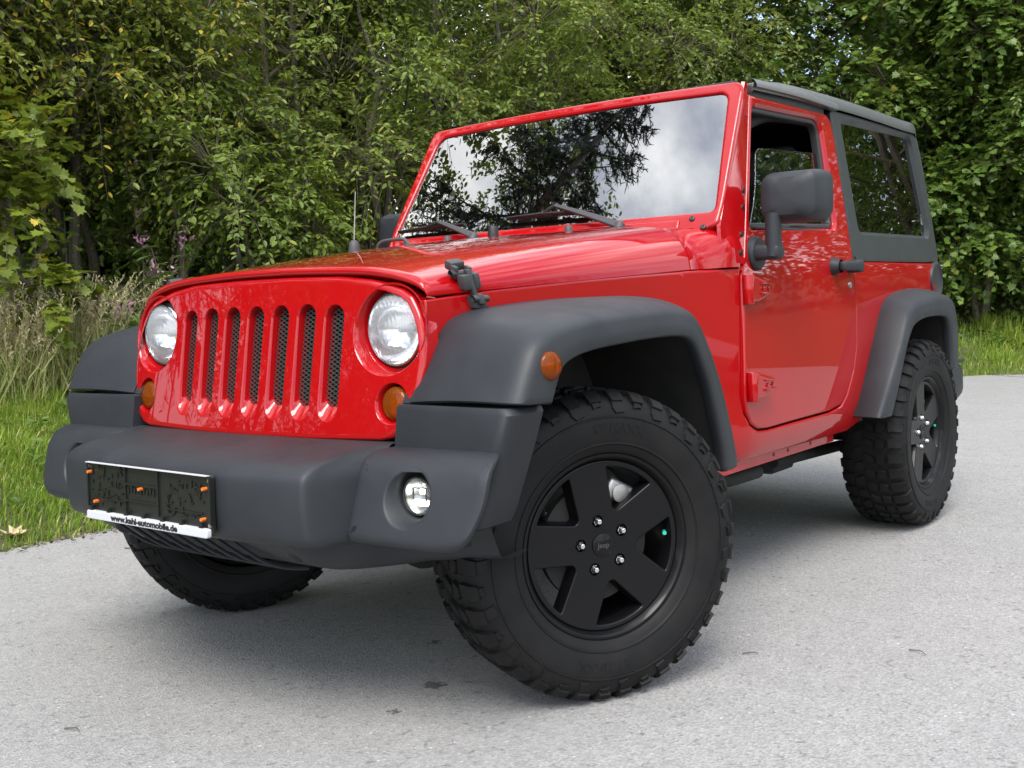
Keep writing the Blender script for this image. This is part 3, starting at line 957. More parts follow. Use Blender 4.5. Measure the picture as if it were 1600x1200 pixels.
V, F, T, MI = merge([blades(62000, -.6, 3.0, -.05, 2.6, 1, .04, .11, .0035, .8), blades(9000, -.6, 3.0, .3, 3.2, 2, .06, .15, .004, .6, .7),
                     blades(9000, -14, -.6, -.05, 3, 3, .06, .16, .006), blades(9000, 3.0, 9.4, -.05, 3, 4, .06, .16, .006),
                     blades(26000, 9.4, 15, -.06, 1.6, 5, .04, .12, .0045, 1.0), blades(6000, 9.4, 15, .3, 1.8, 6, .10, .24, .005, .7, .6)])
tag(link('verge_grass', fast_mesh('verge_grass', V, F, [LM['grass']], T, MI)), kind='stuff')
# short clover-like ground leaves among the blades
def ground_leaves(n, s0, s1, d0, d1, seed, sz):
    r = np.random.default_rng(seed)
    P = np.array([at_edge(a, b) for a, b in zip(r.uniform(s0, s1, n), r.uniform(d0, d1, n))])
    pos = np.concatenate([P, (ground_h(P) + r.uniform(.02, .12, n))[:, None]], 1)
    a = r.uniform(0, 6.28, n)
    V, F = place_leaves(LEAF_OV, pos, np.stack([np.cos(a), np.sin(a), r.normal(0, .3, n)], 1), np.array([0, 0, 1.0]) + r.normal(0, .3, (n, 3)), sz * r.uniform(.5, 1.4, n))
    return V, F, np.repeat(r.random(n) * .8, 6), 0
V, F, T, MI = merge([ground_leaves(1200, -.6, 3.2, .3, 2.6, 8, .05), ground_leaves(2600, -.6, 6, 1.8, 3.2, 9, .09), ground_leaves(2500, 9.4, 15, .8, 2.2, 10, .08)])
tag(link('ground_cover', fast_mesh('ground_cover', V, F, [LM['weed']], T, MI)), kind='stuff')

V, F = [], []
_c = []
for sd_, n_, s0_, s1_, d0_, d1_, z_ in ((71, 2600, -.8, 3.2, -.16, .22, .012), (72, 1500, 9.2, 15, -.2, .2, .012)):
    r = np.random.default_rng(sd_)
    P = np.array([at_edge(a, b) for a, b in zip(r.uniform(s0_, s1_, n_), d0_ + (d1_ - d0_) * r.beta(2.2, 1.6, n_))])
    pos = np.concatenate([P, (np.maximum(ground_h(P), 0) + .004 + z_ * r.random(n_))[:, None]], 1)
    a = r.uniform(0, 6.28, n_)
    V, F = place_leaves(LEAF_OV, pos, np.stack([np.cos(a), np.sin(a), r.normal(0, .2, n_)], 1), np.array([0, 0, 1.0]) + r.normal(0, .5, (n_, 3)), r.uniform(.006, .028, n_))
    _c.append((V, F, np.repeat(r.uniform(-.2, .7, n_), 6), 0))
V, F, T, MI = merge(_c)
LM['litter'] = leaf_mat('edge_litter', [(0, (.06, .045, .03)), (.5, (.16, .12, .08)), (1, (.34, .27, .18))], transl=0.05, rough=0.8)
tag(link('edge_litter', fast_mesh('edge_litter', V, F, [LM['litter']], T, MI)), kind='stuff')

# ---- clumps of tall dry grass
def dry_clump(seed, n, rad, h):
    r = np.random.default_rng(seed)
    a = r.uniform(0, 6.28, n); q = rad * np.sqrt(r.random(n))
    b = np.stack([q * np.cos(a), q * np.sin(a), np.full(n, -.05)], 1)
    al = a + r.normal(0, .8, n)
    ln = r.uniform(.05, .55, n)
    hh = h * r.uniform(.55, 1.1, n)
    k = np.linspace(0, 1, 6)[None, :, None]
    dr = np.stack([np.cos(al), np.sin(al), np.zeros(n)], 1)[:, None]
    p = b[:, None] + np.array([0, 0, 1.0]) * hh[:, None, None] * (k - .12 * ln[:, None, None] * k ** 3) + dr * (ln * hh)[:, None, None] * k ** 2.2
    TV, TF = twig_tubes(p, 0.0022, 0.0008)
    st = np.repeat(r.uniform(.25, .9, n), 18)
    # seed heads
    m = 22
    si = np.repeat(np.arange(n), m)
    tt = np.tile(np.linspace(.72, 1.0, m), n)
    f = tt * 5; j = np.clip(f.astype(int), 0, 4); w = (f - j)[:, None]
    pos = p[si, j] * (1 - w) + p[si, j + 1] * w
    al_ = r.normal(0, .6, (len(si), 3)) + [0, 0, .9]
    HV, HF = place_leaves(LEAF_LA, pos, al_, r.normal(size=(len(si), 3)), r.uniform(.012, .034, len(si)))
    # basal leaves
    nb = n * 2
    bi = r.integers(0, n, nb)
    bb = b[bi] + r.normal(0, .05, (nb, 3)) * [1, 1, 0]
    a2 = r.uniform(0, 6.28, nb)
    BV, BF = place_leaves((np.array([(0, -.012, 0), (.5, -.012, .08), (1, 0, -.12), (.5, .012, .08), (0, .012, 0)]), [np.array([(0, 1, 3, 4)]), np.array([(1, 2, 3)])]), bb,
                          np.stack([np.cos(a2) * .6, np.sin(a2) * .6, np.full(nb, 1.0)], 1), r.normal(size=(nb, 3)), h * r.uniform(.35, .75, nb))
    V, F, T, MI = merge([(TV, [TF], st, 0), (HV, HF, np.repeat(r.uniform(.5, 1, len(si)), 6), 0), (BV, BF, np.repeat(r.uniform(0, .5, nb), 5), 0)])
    return link('dry_grass_clump', fast_mesh('dry_grass_clump', V, F, [LM['straw']], T, MI))
for i, (s_, d_, n, rad, h, lab) in enumerate([(1.0, 2.05, 170, .40, .62, 'pale dry grass clump at the very left edge of the verge'), (1.5, 2.1, 260, .42, .70, 'tallest clump of pale dry grass, behind the right front fender'),
                                  (1.95, 2.25, 130, .34, .58, 'dry grass clump beside the pink flowered weeds')]):
    o = dry_clump(20 + i, n, rad, h); put(o, s_, d_); tag(o, lab, 'dry grass', 'clumps of dry grass on the verge')

# ---- flowering weeds
def weed(seed, h, flowers):
    r = np.random.default_rng(seed)
    root = empty('flowering_weed')
    mb = MB(); ch = []; fl = []
    for k in range(5):
        a = r.uniform(0, 6.28); x = .12 * np.array([math.cos(a), math.sin(a)]) * r.random()
        hh = h * r.uniform(.7, 1.05)
        P = catmull([(x[0], x[1], -.05), (x[0] * 1.5, x[1] * 1.5, hh * .5), (x[0] * 2.2 + r.normal(0, .05), x[1] * 2.2 + r.normal(0, .05), hh)], 12)
        mb.tube(P, np.linspace(.008, .003, 12), 6)
        n = 26
        t = r.uniform(.25, 1, n); j = (t * 11).astype(int)
        aa = r.uniform(0, 6.28, n)
        V, F = place_leaves(LEAF_LA, P[j], np.stack([np.cos(aa), np.sin(aa), r.uniform(-.4, .35, n)], 1), np.array([0, 0, 1.0]) + r.normal(0, .25, (n, 3)), r.uniform(.08, .16, n))
        ch.append((V, F, np.repeat(r.random(n), 6), 0))
        if flowers and k < 3:
            n = 14
            c = P[-1] + r.normal(0, .035, (n, 3))
            V, F = place_leaves(LEAF_OV, c, r.normal(size=(n, 3)), r.normal(size=(n, 3)), r.uniform(.025, .045, n))
            fl.append(merge([(V, F, np.repeat(r.random(n), 6), 0)]))
    mb.build('stem', MT['twig'], root)
    V, F, T, MI = merge(ch); link('foliage', fast_mesh('foliage', V, F, [LM['weed']], T, MI), root)
    for V, F, T, MI in fl:
        link('flower', fast_mesh('flower', V, F, [LM['pink']], T, MI), root)
    return root
for i, (s_, d_, h, fl, lab) in enumerate([(1.85, 1.85, .55, True, 'pink-flowered weed in front of the dry grass, beside the right fender'), (2.5, 2.45, .95, True, 'tall pink-flowered weed above the corner of the bonnet'),
                                  (1.75, 2.5, 1.0, False, 'tall leafy weed standing in the dry grass'), (3.1, 2.3, .8, False, 'leafy weed without flowers behind the bonnet edge')]):
    o = weed(40 + i, h, fl); put(o, s_, d_); tag(o, lab, 'weed', 'weeds on the verge')

# ---- litter: fallen leaves and twigs
def fallen(loc, size, rz, lab, tint, curl=0.35):
    tv, tf = LEAF_MA
    r = np.random.default_rng(int(abs(loc[0] * 1000)))
    P = tv.copy()
    P[:, 2] = curl * (P[:, 0] - .4) ** 2 + curl * 1.2 * np.abs(P[:, 1]) ** 1.5 + r.normal(0, .02, len(P))
    V = P * size
    c, s_ = math.cos(rz), math.sin(rz)
    V = np.stack([V[:, 0] * c - V[:, 1] * s_, V[:, 0] * s_ + V[:, 1] * c, V[:, 2]], 1)
    o = link('fallen_leaf', fast_mesh('fallen_leaf', V, tf, [LM['fallen']], np.full(len(V), tint) + r.uniform(-.15, .15, len(V)), np.zeros(len(tf[0]), int)))
    o.location = loc
    tag(o, lab, 'leaf', 'fallen leaves')
fallen((-2.64, 0.14, 0.035), 0.12, 0.6, 'pale curled dead leaf on the road edge at the far left', .9, .6)
fallen((-2.68, 0.66, 0.05), 0.11, 2.0, 'brown dead leaf lying on the grass edge left of the tyre', .25, .6)
fallen((-2.62, 0.60, 0.04), 0.08, 4.0, 'small brown dead leaf beside the tow hook on the grass edge', .15, .5)
_q = at_edge(0.95, 1.15)
fallen((_q[0], _q[1], float(ground_h(_q[None])[0]) + .07), 0.10, 1.0, 'dry brown leaf lying up on the grass bank', .5, .5)
def twig(a, b, r_, lab):
    mb = MB()
    a, b = np.array(a), np.array(b); m = (a + b) / 2 + np.array([.006, .008, .003])
    mb.tube(catmull([a, m, b], 10), np.linspace(r_, r_ * .5, 10), 6)
    mb.tube([m, m + (b - a)[[1, 0, 2]] * np.array([.2, -.2, 0]) + np.array([0, 0, .003])], [r_ * .6, r_ * .3], 5)
    tag(mb.build('twig', MT['twig']), lab, 'twig', 'twigs on the road')
twig((-0.205, -0.985, 0.004), (-0.15, -0.975, 0.005), .0018, 'small brown twig on the road at the lower left corner')
twig((1.365, 0.69, 0.004), (1.42, 0.665, 0.005), .002, 'thin dark twig on the road right of the front wheel')
twig((-2.0, 0.35, 0.004), (-1.86, 0.36, 0.005), .003, 'thin twig on the road beside the far front tyre')
twig((0.98, 0.42, 0.004), (1.02, 0.44, 0.004), .002, 'tiny twig on the asphalt close behind the front tyre')

# =================================================================== THE CAR
# car space: +X the car's left, -Y forward, Z up, front axle at Y = 0
car = empty('off_road_car')
tag(car, 'shiny red short two-door off-road car with black wheels and grey-black fenders, parked on the road', 'car')
RED, PLA = MT['red'], MT['plastic']

def lerp(a, b, t): return a + (b - a) * t
def interp(x, xs, ys): return float(np.interp(x, xs, ys))

# ---- grille
def Yg(x, z): return -0.464 - (1.05 - z) * 0.177 + 0.10 * x * x
gh = [(0.0, 1.125), (0.12, 1.1245), (0.3, 1.120), (0.41, 1.1065), (0.47, 1.093), (0.515, 1.079), (0.547, 1.060), (0.572, 1.022), (0.588, 0.985), (0.597, 0.94),
      (0.599, 0.90), (0.594, 0.85), (0.583, 0.80), (0.568, 0.765), (0.548, 0.737), (0.52, 0.717), (0.483, 0.709), (0.25, 0.703), (0.0, 0.702)]
g_out = np.array(gh + [(-x, z) for x, z in gh[-2:0:-1]])
g_out = dens(g_out, 0.03)
def slot(cx, zb, zt, hw):
    a = np.linspace(0, math.pi, 13)
    top = np.stack([cx + hw * np.cos(a), zt - hw + hw * np.sin(a)], 1)
    a2 = np.array([math.pi, math.pi * 1.2, math.pi * 1.37, math.pi * 1.5, math.pi * 1.63, math.pi * 1.8, 2 * math.pi])
    bot = np.stack([cx + hw * np.cos(a2), zb + hw * 1.0 + hw * np.sin(a2)], 1)
    return np.concatenate([top, bot])
holes = []
slots = []
for i in range(-3, 4):
    cx = 0.1 * i
    zt = 1.052 - 0.004 * (abs(i) == 3)
    holes.append([(slot(cx, 0.750, zt, 0.0355), 0.0), (slot(cx, 0.752, zt - .0015, 0.034), 0.0012), (slot(cx, 0.757, zt - .004, 0.0315), 0.006),
                  (slot(cx, 0.785, zt - .006, 0.0302), 0.021), (slot(cx, 0.787, zt - .006, 0.030), 0.040)])
    slots.append((cx, 0.785, zt - .004, 0.032))
for s in (-1, 1):
    hx, hz = s * 0.482, 0.979
    holes.append([(circ2(hx, hz, 0.1135, 56), 0.0), (circ2(hx, hz, 0.1115, 56), 0.0015), (circ2(hx, hz, 0.109, 56), 0.006),
                  (circ2(hx, hz, 0.0975, 56), 0.036), (circ2(hx, hz, 0.0965, 56), 0.07)])
    tx, tz = s * 0.509, 0.80
    holes.append([(circ2(tx, tz, 0.0515, 36), 0.0), (circ2(tx, tz, 0.050, 36), 0.0012), (circ2(tx, tz, 0.0455, 36), 0.012), (circ2(tx, tz, 0.044, 36), 0.03)])
mb = MB()
panel(mb, g_out, holes, lambda x, z: (x, Yg(x, z), z), thick=0.05, r=0.012, grid=0.035, d=(0, 1, 0))
grille = mb.build('grille', RED, car, sharp=32)

mb = MB()
for cx, zb, zt, hw in slots:
    mb = MB()
    def wire(p, q, w=0.0011):
        p, q = np.array(p), np.array(q)
        t = q - p; t /= np.linalg.norm(t)
        n = np.array([-t[1], t[0]])
        c = [p + n * w, p - n * w, q - n * w, q + n * w]
        V = []
        for dy in (0.0, 0.0016):
            for u in c:
                V.append((u[0], Yg(u[0], u[1]) + 0.024 + dy, u[1]))
        mb.add(V, [(0, 1, 2, 3), (4, 5, 1, 0), (5, 6, 2, 1), (6, 7, 3, 2), (7, 4, 0, 3)])
    pit = 0.0115
    zz = zb - 0.04
    while zz < zt + 0.04:
        for sg in (1, -1):
            x0, x1 = cx - hw, cx + hw
            z0, z1 = zz, zz + sg * 2 * hw * 0.52
            lo, hi = zb - 0.004, zt
            t0, t1 = 0.0, 1.0
            dz = z1 - z0
            for lim, side in ((lo, -1), (hi, 1)):
                if abs(dz) < 1e-9: continue
                tt = (lim - z0) / dz
                if side * dz > 0: t1 = min(t1, tt)
                else: t0 = max(t0, tt)
            if t1 - t0 > 0.03:
                wire((x0 + (x1 - x0) * t0, z0 + dz * t0), (x0 + (x1 - x0) * t1, z0 + dz * t1))
        zz += pit
    o = mb.build('grille_mesh', MT['wire'], grille)
mb = MB()
mb.box((0, -0.385, 0.90), (0.78, 0.02, 0.42))
mb.box((0, -0.30, 0.62), (0.9, 0.2, 0.18))
mb.box((0, 0.2, 0.86), (1.02, 0.9, 0.34))
mb.build('radiator', MT['dark'], car)

# ---- headlights
def headlight(s):
    hx, hz = s * 0.482, 0.979
    y0 = -0.430
    mb = MB()
    mb.lathe([(0.030, 0.097), (0.006, 0.097), (0.004, 0.0915), (0.010, 0.0905)], 56, (hx, y0, hz), 'y')
    h = mb.build('headlight', MT['seal'], car)
    mb = MB()
    mb.lathe([(0.012, 0.0915), (-0.002, 0.0915), (-0.0045, 0.0895), (-0.0045, 0.087), (0.001, 0.0855)], 56, (hx, y0, hz), 'y')
    mb.build('bezel', MT['chrome'], h)
    mb = MB()
    mb.lathe([(0.002, 0.086), (0.02, 0.080), (0.045, 0.062), (0.062, 0.035), (0.066, 0.012), (0.066, 0.0)], 48, (hx, y0, hz), 'y')
    mb.build('reflector', MT['reflector'], h)
    mb = MB()
    mb.lathe([(0.064, 0.009), (0.02, 0.009), (0.016, 0.006), (0.016, 0.0)], 16, (hx, y0, hz), 'y')
    mb.build('bulb', MT['white'], h)
    # fluted lens
    mb = MB()
    a = np.linspace(0, 2 * np.pi, 220, endpoint=False)
    G = []
    for q in np.linspace(1, 0.0, 70):
        rr = 0.086 * q
        x = rr * np.cos(a); z = rr * np.sin(a)
        y = -0.020 * (1 - q * q)
        fl = 0.0016 * np.abs(np.sin(x * math.pi / 0.0075)) * (z > -0.012) + 0.0011 * np.abs(np.sin(x * math.pi / 0.013)) * (z <= -0.012)
        G.append(np.stack([hx + x, y0 + y - fl, hz + z], 1))
    mb.grid(np.array(G), closed_v=True)
    mb.build('lens', MT['headlens'], h, sharp=60)
MT['headlens'] = glass('fluted_lens', (0.97, 0.98, 0.99), 1.5, 0.03)
_t = MT['headlens'].node_tree
_d = _t.nodes.new('ShaderNodeBsdfDiffuse'); _d.inputs[0].default_value = (0.85, 0.87, 0.9, 1)
_m = _t.nodes.new('ShaderNodeMixShader'); _m.inputs[0].default_value = 0.22
_o = [n for n in _t.nodes if n.type == 'OUTPUT_MATERIAL'][0]
_src = _o.inputs[0].links[0].from_socket
_t.links.new(_src, _m.inputs[1]); _t.links.new(_d.outputs[0], _m.inputs[2]); _t.links.new(_m.outputs[0], _o.inputs[0])
for s in (-1, 1):
    headlight(s)
    tx, tz = s * 0.509, 0.80
    mb = MB()
    yy = Yg(tx, tz)
    tilt = Matrix.Rotation(math.radians(-10), 3, 'X')
    mb.lathe([(0.02, 0.044), (0.004, 0.043), (-0.004, 0.040), (-0.009, 0.032), (-0.012, 0.02), (-0.013, 0.0)], 36, (tx, yy + 0.012, tz), 'y', rot=tilt)
    ts = mb.build('turn_signal', MT['amber'], car)
    mb = MB()
    mb.lathe([(0.014, 0.0), (0.012, 0.02), (0.0165, 0.04)], 24, (tx, yy + 0.016, tz), 'y', rot=tilt)
    mb.box((tx, yy + 0.012, tz), (0.012, 0.022, 0.012), bev=0.004)
    mb.build('signal_reflector', MT['amberref'], ts)

# ---- bonnet
f0 = np.array([(.583, 1.060), (.581, 1.073), (.571, 1.088), (.551, 1.101), (.515, 1.114), (.465, 1.126), (.385, 1.137), (.255, 1.144), (.12, 1.148), (0, 1.149)])
f1 = np.array([(.712, 1.114), (.704, 1.157), (.683, 1.195), (.655, 1.222), (.616, 1.243), (.567, 1.255), (.47, 1.263), (.33, 1.268), (.15, 1.271), (0, 1.272)])
def hood_prof(t):
    P = f0 + (f1 - f0) * t
    b = math.sin(math.pi * min(max(t, 0), 1)) * 0.012
    w = np.linspace(0, 1, 10)[:, None] * np.array([[0, 1.0]])
    P = P + w * b
    return catmull(P, 46)
def full(P): return np.concatenate([P, (P * [-1, 1])[-2::-1]])
HY0, HY1 = -0.415, 0.66
rows = []
def Yf(x): return -0.452 + 0.10 * x * x
P = full(hood_prof(0))
for dz, dy in ((-0.030, 0.035), (-0.0205, 0.012), (-0.019, 0.005), (-0.015, 0.0005), (-0.007, 0.000), (0.0, 0.006)):
    sc = 1.0 - 0.0 * abs(dz)
    rows.append(np.stack([P[:, 0] * (1 + dz * 0.15), Yf(P[:, 0]) + dy, P[:, 1] + dz * np.clip((P[:, 1] - 1.05) / 0.04, 0.15, 1)], 1))
for t in np.linspace(0.02, 1, 40):
    P = full(hood_prof(t))
    yy = np.array([lerp(Yf(x) + 0.004, HY1 - 0.03 * (x / 0.7) ** 2 + 0.03, t) for x in P[:, 0]])
    rows.append(np.stack([P[:, 0], yy, P[:, 1]], 1))
last = rows[-1].copy()
last[:, 1] += 0.004; last[:, 2] -= 0.004; last[:, 0] *= 0.995
l2 = last.copy(); l2[:, 2] -= 0.02; l2[:, 0] *= 0.98
rows += [last, l2]
G = np.array(rows)
# folded lower edges
for e, sg in ((0, 1), (-1, -1)):
    pass
mb = MB()
mb.grid(G)
lip = np.stack([G[:, 0], G[:, 0] + [-0.004, 0, -0.004], G[:, 0] + [-0.02, 0, -0.004]], 1)
mb.grid(lip)
lip = np.stack([G[:, -1], G[:, -1] + [0.004, 0, -0.004], G[:, -1] + [0.02, 0, -0.004]], 1)
mb.grid(lip)
hood = mb.build('bonnet', RED, car, sharp=50)
# rubber stops, loops and washer nozzles on the bonnet
mb = MB()
mb.lathe([(-0.01, 0.020), (0.0, 0.0195), (0.028, 0.017), (0.033, 0.0145), (0.034, 0.0)], 20, (-0.035, 0.62, 1.268), 'z')
mb.build('rubber_stop', MT['seal'], hood)
mb = MB()
mb.tube(catmull([(-0.585, 0.60, 1.245), (-0.575, 0.60, 1.268), (-0.55, 0.605, 1.281), (-0.47, 0.61, 1.283), (-0.445, 0.61, 1.277), (-0.43, 0.61, 1.258)], 20), 0.007)
mb.box((-0.585, 0.60, 1.243), (0.04, 0.03, 0.014), bev=0.004); mb.box((-0.43, 0.61, 1.257), (0.035, 0.03, 0.014), bev=0.004)
mb.build('bonnet_loop', MT['latchgrey'], hood)
for x in (-0.23, 0.30):
    mb = MB()
    mb.lathe([(-0.01, 0.014), (0.006, 0.013), (0.012, 0.008), (0.013, 0)], 14, (x, 0.60, 1.266), 'z')
    mb.build('washer_nozzle', MT['latchgrey'], hood)
# bonnet latches
def latch(s):
    mb = MB()
    X = lambda x: s * x
    tl = s * math.radians(26)
    mb.box((X(0.578), -0.292, 1.137), (0.026, 0.062, 0.026), (0.1, tl, 0), bev=0.006)
    mb.box((X(0.590), -0.318, 1.118), (0.02, 0.016, 0.034), (0.1, tl, 0), bev=0.004)
    mb.box((X(0.594), -0.262, 1.118), (0.02, 0.016, 0.034), (0.1, tl, 0), bev=0.004)
    mb.lathe([(-0.052, 0.008), (0.052, 0.008)], 12, (X(0.592), -0.29, 1.114), 'y')
    mb.box((X(0.604), -0.302, 1.090), (0.024, 0.036, 0.040), (0.1, s * 0.15, 0), bev=0.004)
    mb.box((X(0.604), -0.250, 1.094), (0.02, 0.026, 0.042), (0.1, s * 0.15, 0), bev=0.004)
    mb.box((X(0.604), -0.272, 1.080), (0.012, 0.022, 0.09), (0.1, s * 0.05, 0), bev=0.003)
    mb.box((X(0.604), -0.268, 1.036), (0.024, 0.064, 0.034), (0, 0, 0), bev=0.005)
    mb.box((X(0.616), -0.268, 1.044), (0.022, 0.030, 0.030), (0, 0, 0), bev=0.006)
    mb.lathe([(-0.036, 0.009), (0.036, 0.009)], 12, (X(0.618), -0.268, 1.046), 'y')
    pv = np.array([s * 0.598, -0.275, 1.085])
    for v in mb.bm.verts:
        d_ = np.array(v.co) - pv
        d_[1] = d_[1] * 0.82 - d_[2] * 0.32; d_[0] *= 0.95; d_[2] *= 0.95
        v.co = pv + d_
    mb.build('bonnet_latch', MT['latchgrey'], hood)
latch(1); latch(-1)

# ---- body sides
def Xb(y, z):
    x = interp(y, [-0.5, 0.5, 0.62, 0.78, 0.9, 3.0], [0.5716, 0.6916, 0.708, 0.742, 0.772, 0.775])
    if z > 1.12: x -= (z - 1.12) * 0.085 / 0.6
    else: x += (1.12 - max(z, 0.535)) * 0.024 * interp(y, [0.6, 0.95], [0, 1])
    if z < 0.535: x -= (0.535 - z) * 0.45
    if y > 2.85: x -= (y - 2.85) ** 2 * 0.8
    x -= max(0, 0.06 - abs(z - 0.0)) * 0
    return x
def Xs(z): return 0.775 - max(0, z - 1.12) * 0.085 / 0.6 + (1.12 - min(1.12, max(z, 0.535))) * 0.024
side_out = [(-0.452, 0.78), (-0.422, 1.050), (-0.2, 1.069), (0.12, 1.089), (0.4, 1.101), (0.63, 1.109), (0.90, 1.117), (0.93, 1.14), (1.88, 1.14), (2.955, 1.134), (2.962, 1.08), (2.962, 0.62),
            (2.84, 0.60), (2.80, 0.86), (2.72, 0.93), (2.3, 0.94), (2.18, 0.90), (2.02, 0.66), (1.90, 0.50), (1.80, 0.473), (0.80, 0.484), (0.60, 0.49),
            (0.55, 0.60), (0.44, 0.86), (0.34, 0.95), (-0.25, 0.95), (-0.36, 0.86)]
side_out = rpoly(side_out, [.02, .004, .01, .01, .01, .01, .004, .004, .004, .012, .02, .03, .03, .06, .08, .08, .08, .08, .03, .02, .02, .03, .05, .08, .08, .05, .05], 0.04)
door_pts = [(0.902, 1.155), (0.893, 1.092), (0.874, 0.697), (0.884, 0.644), (0.912, 0.605), (0.961, 0.582), (1.035, 0.576), (1.27, 0.578), (1.575, 0.579), (1.685, 0.591), (1.752, 0.630),
            (1.822, 0.71), (1.868, 0.82), (1.879, 0.959), (1.867, 1.155)]
for s in (-1, 1):
    mb = MB()
    hole = offs(np.array(door_pts), 0.006 if area2(np.array(door_pts)) > 0 else -0.006)
    # door opening is a notch: opened to the belt
    dl = np.array([tuple(p) for p in hole])
    dl = np.concatenate([dl[1:-1], [[hole[-1][0], 1.128], [hole[0][0], 1.128]]])
    panel(mb, side_out, [dens(dl, 0.04)], lambda y, z: (s * Xb(y, z), y, z), thick=0.02, r=0.006, grid=0.07, out=(s, 0, 0))
    sp = mb.build('body_side', RED, car, sharp=35)
    # sill underside flange with slots
    mb = MB()
    mb.box((s * 0.735, 1.22, 0.462), (0.006, 1.0, 0.035))
    sf = mb.build('sill_flange', RED, sp)
    for yb in (0.86, 1.18, 1.3, 1.5):
        mb = MB()
        mb.lathe([(0, 0.007), (s * 0.0015, 0.007), (s * 0.0015, 0.0)], 12, (s * 0.738, yb, 0.464), 'x')
        mb.build('sill_hole', MT['seal'], sp)
    # fuel filler recess / tail lamp
    if s == 1:
        mb = MB()
        yc, zc = 2.89, 1.055
        mb.lathe([(0.0, 0.085), (0.010, 0.083), (0.012, 0.076), (0.006, 0.070), (0.003, 0.064), (0.0035, 0.0)], 40, (s * Xb(yc, zc) - s * 0.002, yc, zc), 'x')
        mb.build('fuel_filler', MT['seal'], sp)
    mb = MB()
    mb.box((s * 0.69, 3.03, 1.03), (0.10, 0.10, 0.20), bev=0.01)
    tl_ = mb.build('tail_lamp', mat_tail if 'mat_tail' in globals() else MT['seal'], car)
    mb = MB()
    for dz in (-0.075, 0.0, 0.075):
        mb.tube([(s * 0.735, 2.985, 1.045 + dz), (s * 0.752, 3.05, 1.045 + dz), (s * 0.735, 3.10, 1.045 + dz)], 0.006, 6)
    mb.box((s * 0.738, 3.045, 1.045), (0.008, 0.02, 0.17), bev=0.002)
    mb.build('lamp_guard', MT['seal'], tl_)
    for dz in (-0.075, 0, 0.075):
        mb = MB()
        mb.lathe([(0, 0.008), (s * 0.006, 0.008), (s * 0.008, 0)], 10, (s * 0.748, 3.06, 1.045 + dz), 'x')
        mb.build('guard_bolt', MT['chrome'], tl_)

# ---- cowl
c1 = np.array([(.772, 1.119), (.770, 1.16), (.762, 1.20), (.748, 1.228), (.722, 1.245), (.68, 1.252), (.5, 1.26), (.3, 1.262), (.15, 1.263), (0, 1.263)])
rows = []
for t in np.linspace(0, 1, 16):
    fp = f1 + (c1 - f1) * (t * t * (3 - 2 * t))
    fp = full(catmull(fp, 46))
    if t == 0:
        r0 = np.stack([fp[:, 0] * 0.98, np.array([HY1 - 0.03 * (x / 0.7) ** 2 + 0.034 for x in fp[:, 0]]), fp[:, 1] - 0.015], 1)
        rows.append(r0)
    yy = np.array([lerp(HY1 - 0.03 * (x / 0.7) ** 2 + 0.0385, 0.885, t) for x in fp[:, 0]])
    rows.append(np.stack([fp[:, 0], yy, fp[:, 1]], 1))
mb = MB()
mb.grid(np.array(rows))
cowl = mb.build('cowl', RED, car, sharp=50)
mb = MB()
mb.box((0.0, 0.735, 1.263), (0.9, 0.05, 0.012), bev=0.003)
mb.build('cowl_vent', MT['seal'], cowl)

# ---- windscreen frame
WSL = (1.0691 - 0.8329) / (1.7212 - 1.3111)
wn_ = np.array([0, -1, WSL]); wn_ /= np.linalg.norm(wn_)
def ws(x, z):
    return np.array([x, 0.8329 + (z - 1.3111) * WSL + 0.012 * (x / 0.7) ** 2 - 0.012 * 0.9, z])
fr_out = rpoly([(-0.735, 1.262), (-0.69, 1.243), (-0.60, 1.20), (0.60, 1.20), (0.69, 1.243), (0.735, 1.262), (0.737, 1.33), (0.704, 1.752), (0.35, 1.761), (0, 1.763), (-0.35, 1.761), (-0.704, 1.752), (-0.737, 1.33)],
               [.01, .02, .02, .02, .02, .01, .1, .04, .2, .2, .2, .04, .1], 0.03)
gl_out = rpoly([(-0.712, 1.303), (0.712, 1.303), (0.652, 1.717), (0.3, 1.727), (-0.3, 1.727), (-0.652, 1.717)], [.02, .02, .035, .2, .2, .035], 0.03)
mb = MB()
panel(mb, fr_out, [gl_out], ws, thick=0.045, r=0.009, grid=0.05, out=wn_)
wf = mb.build('windscreen_frame', RED, car, sharp=35)
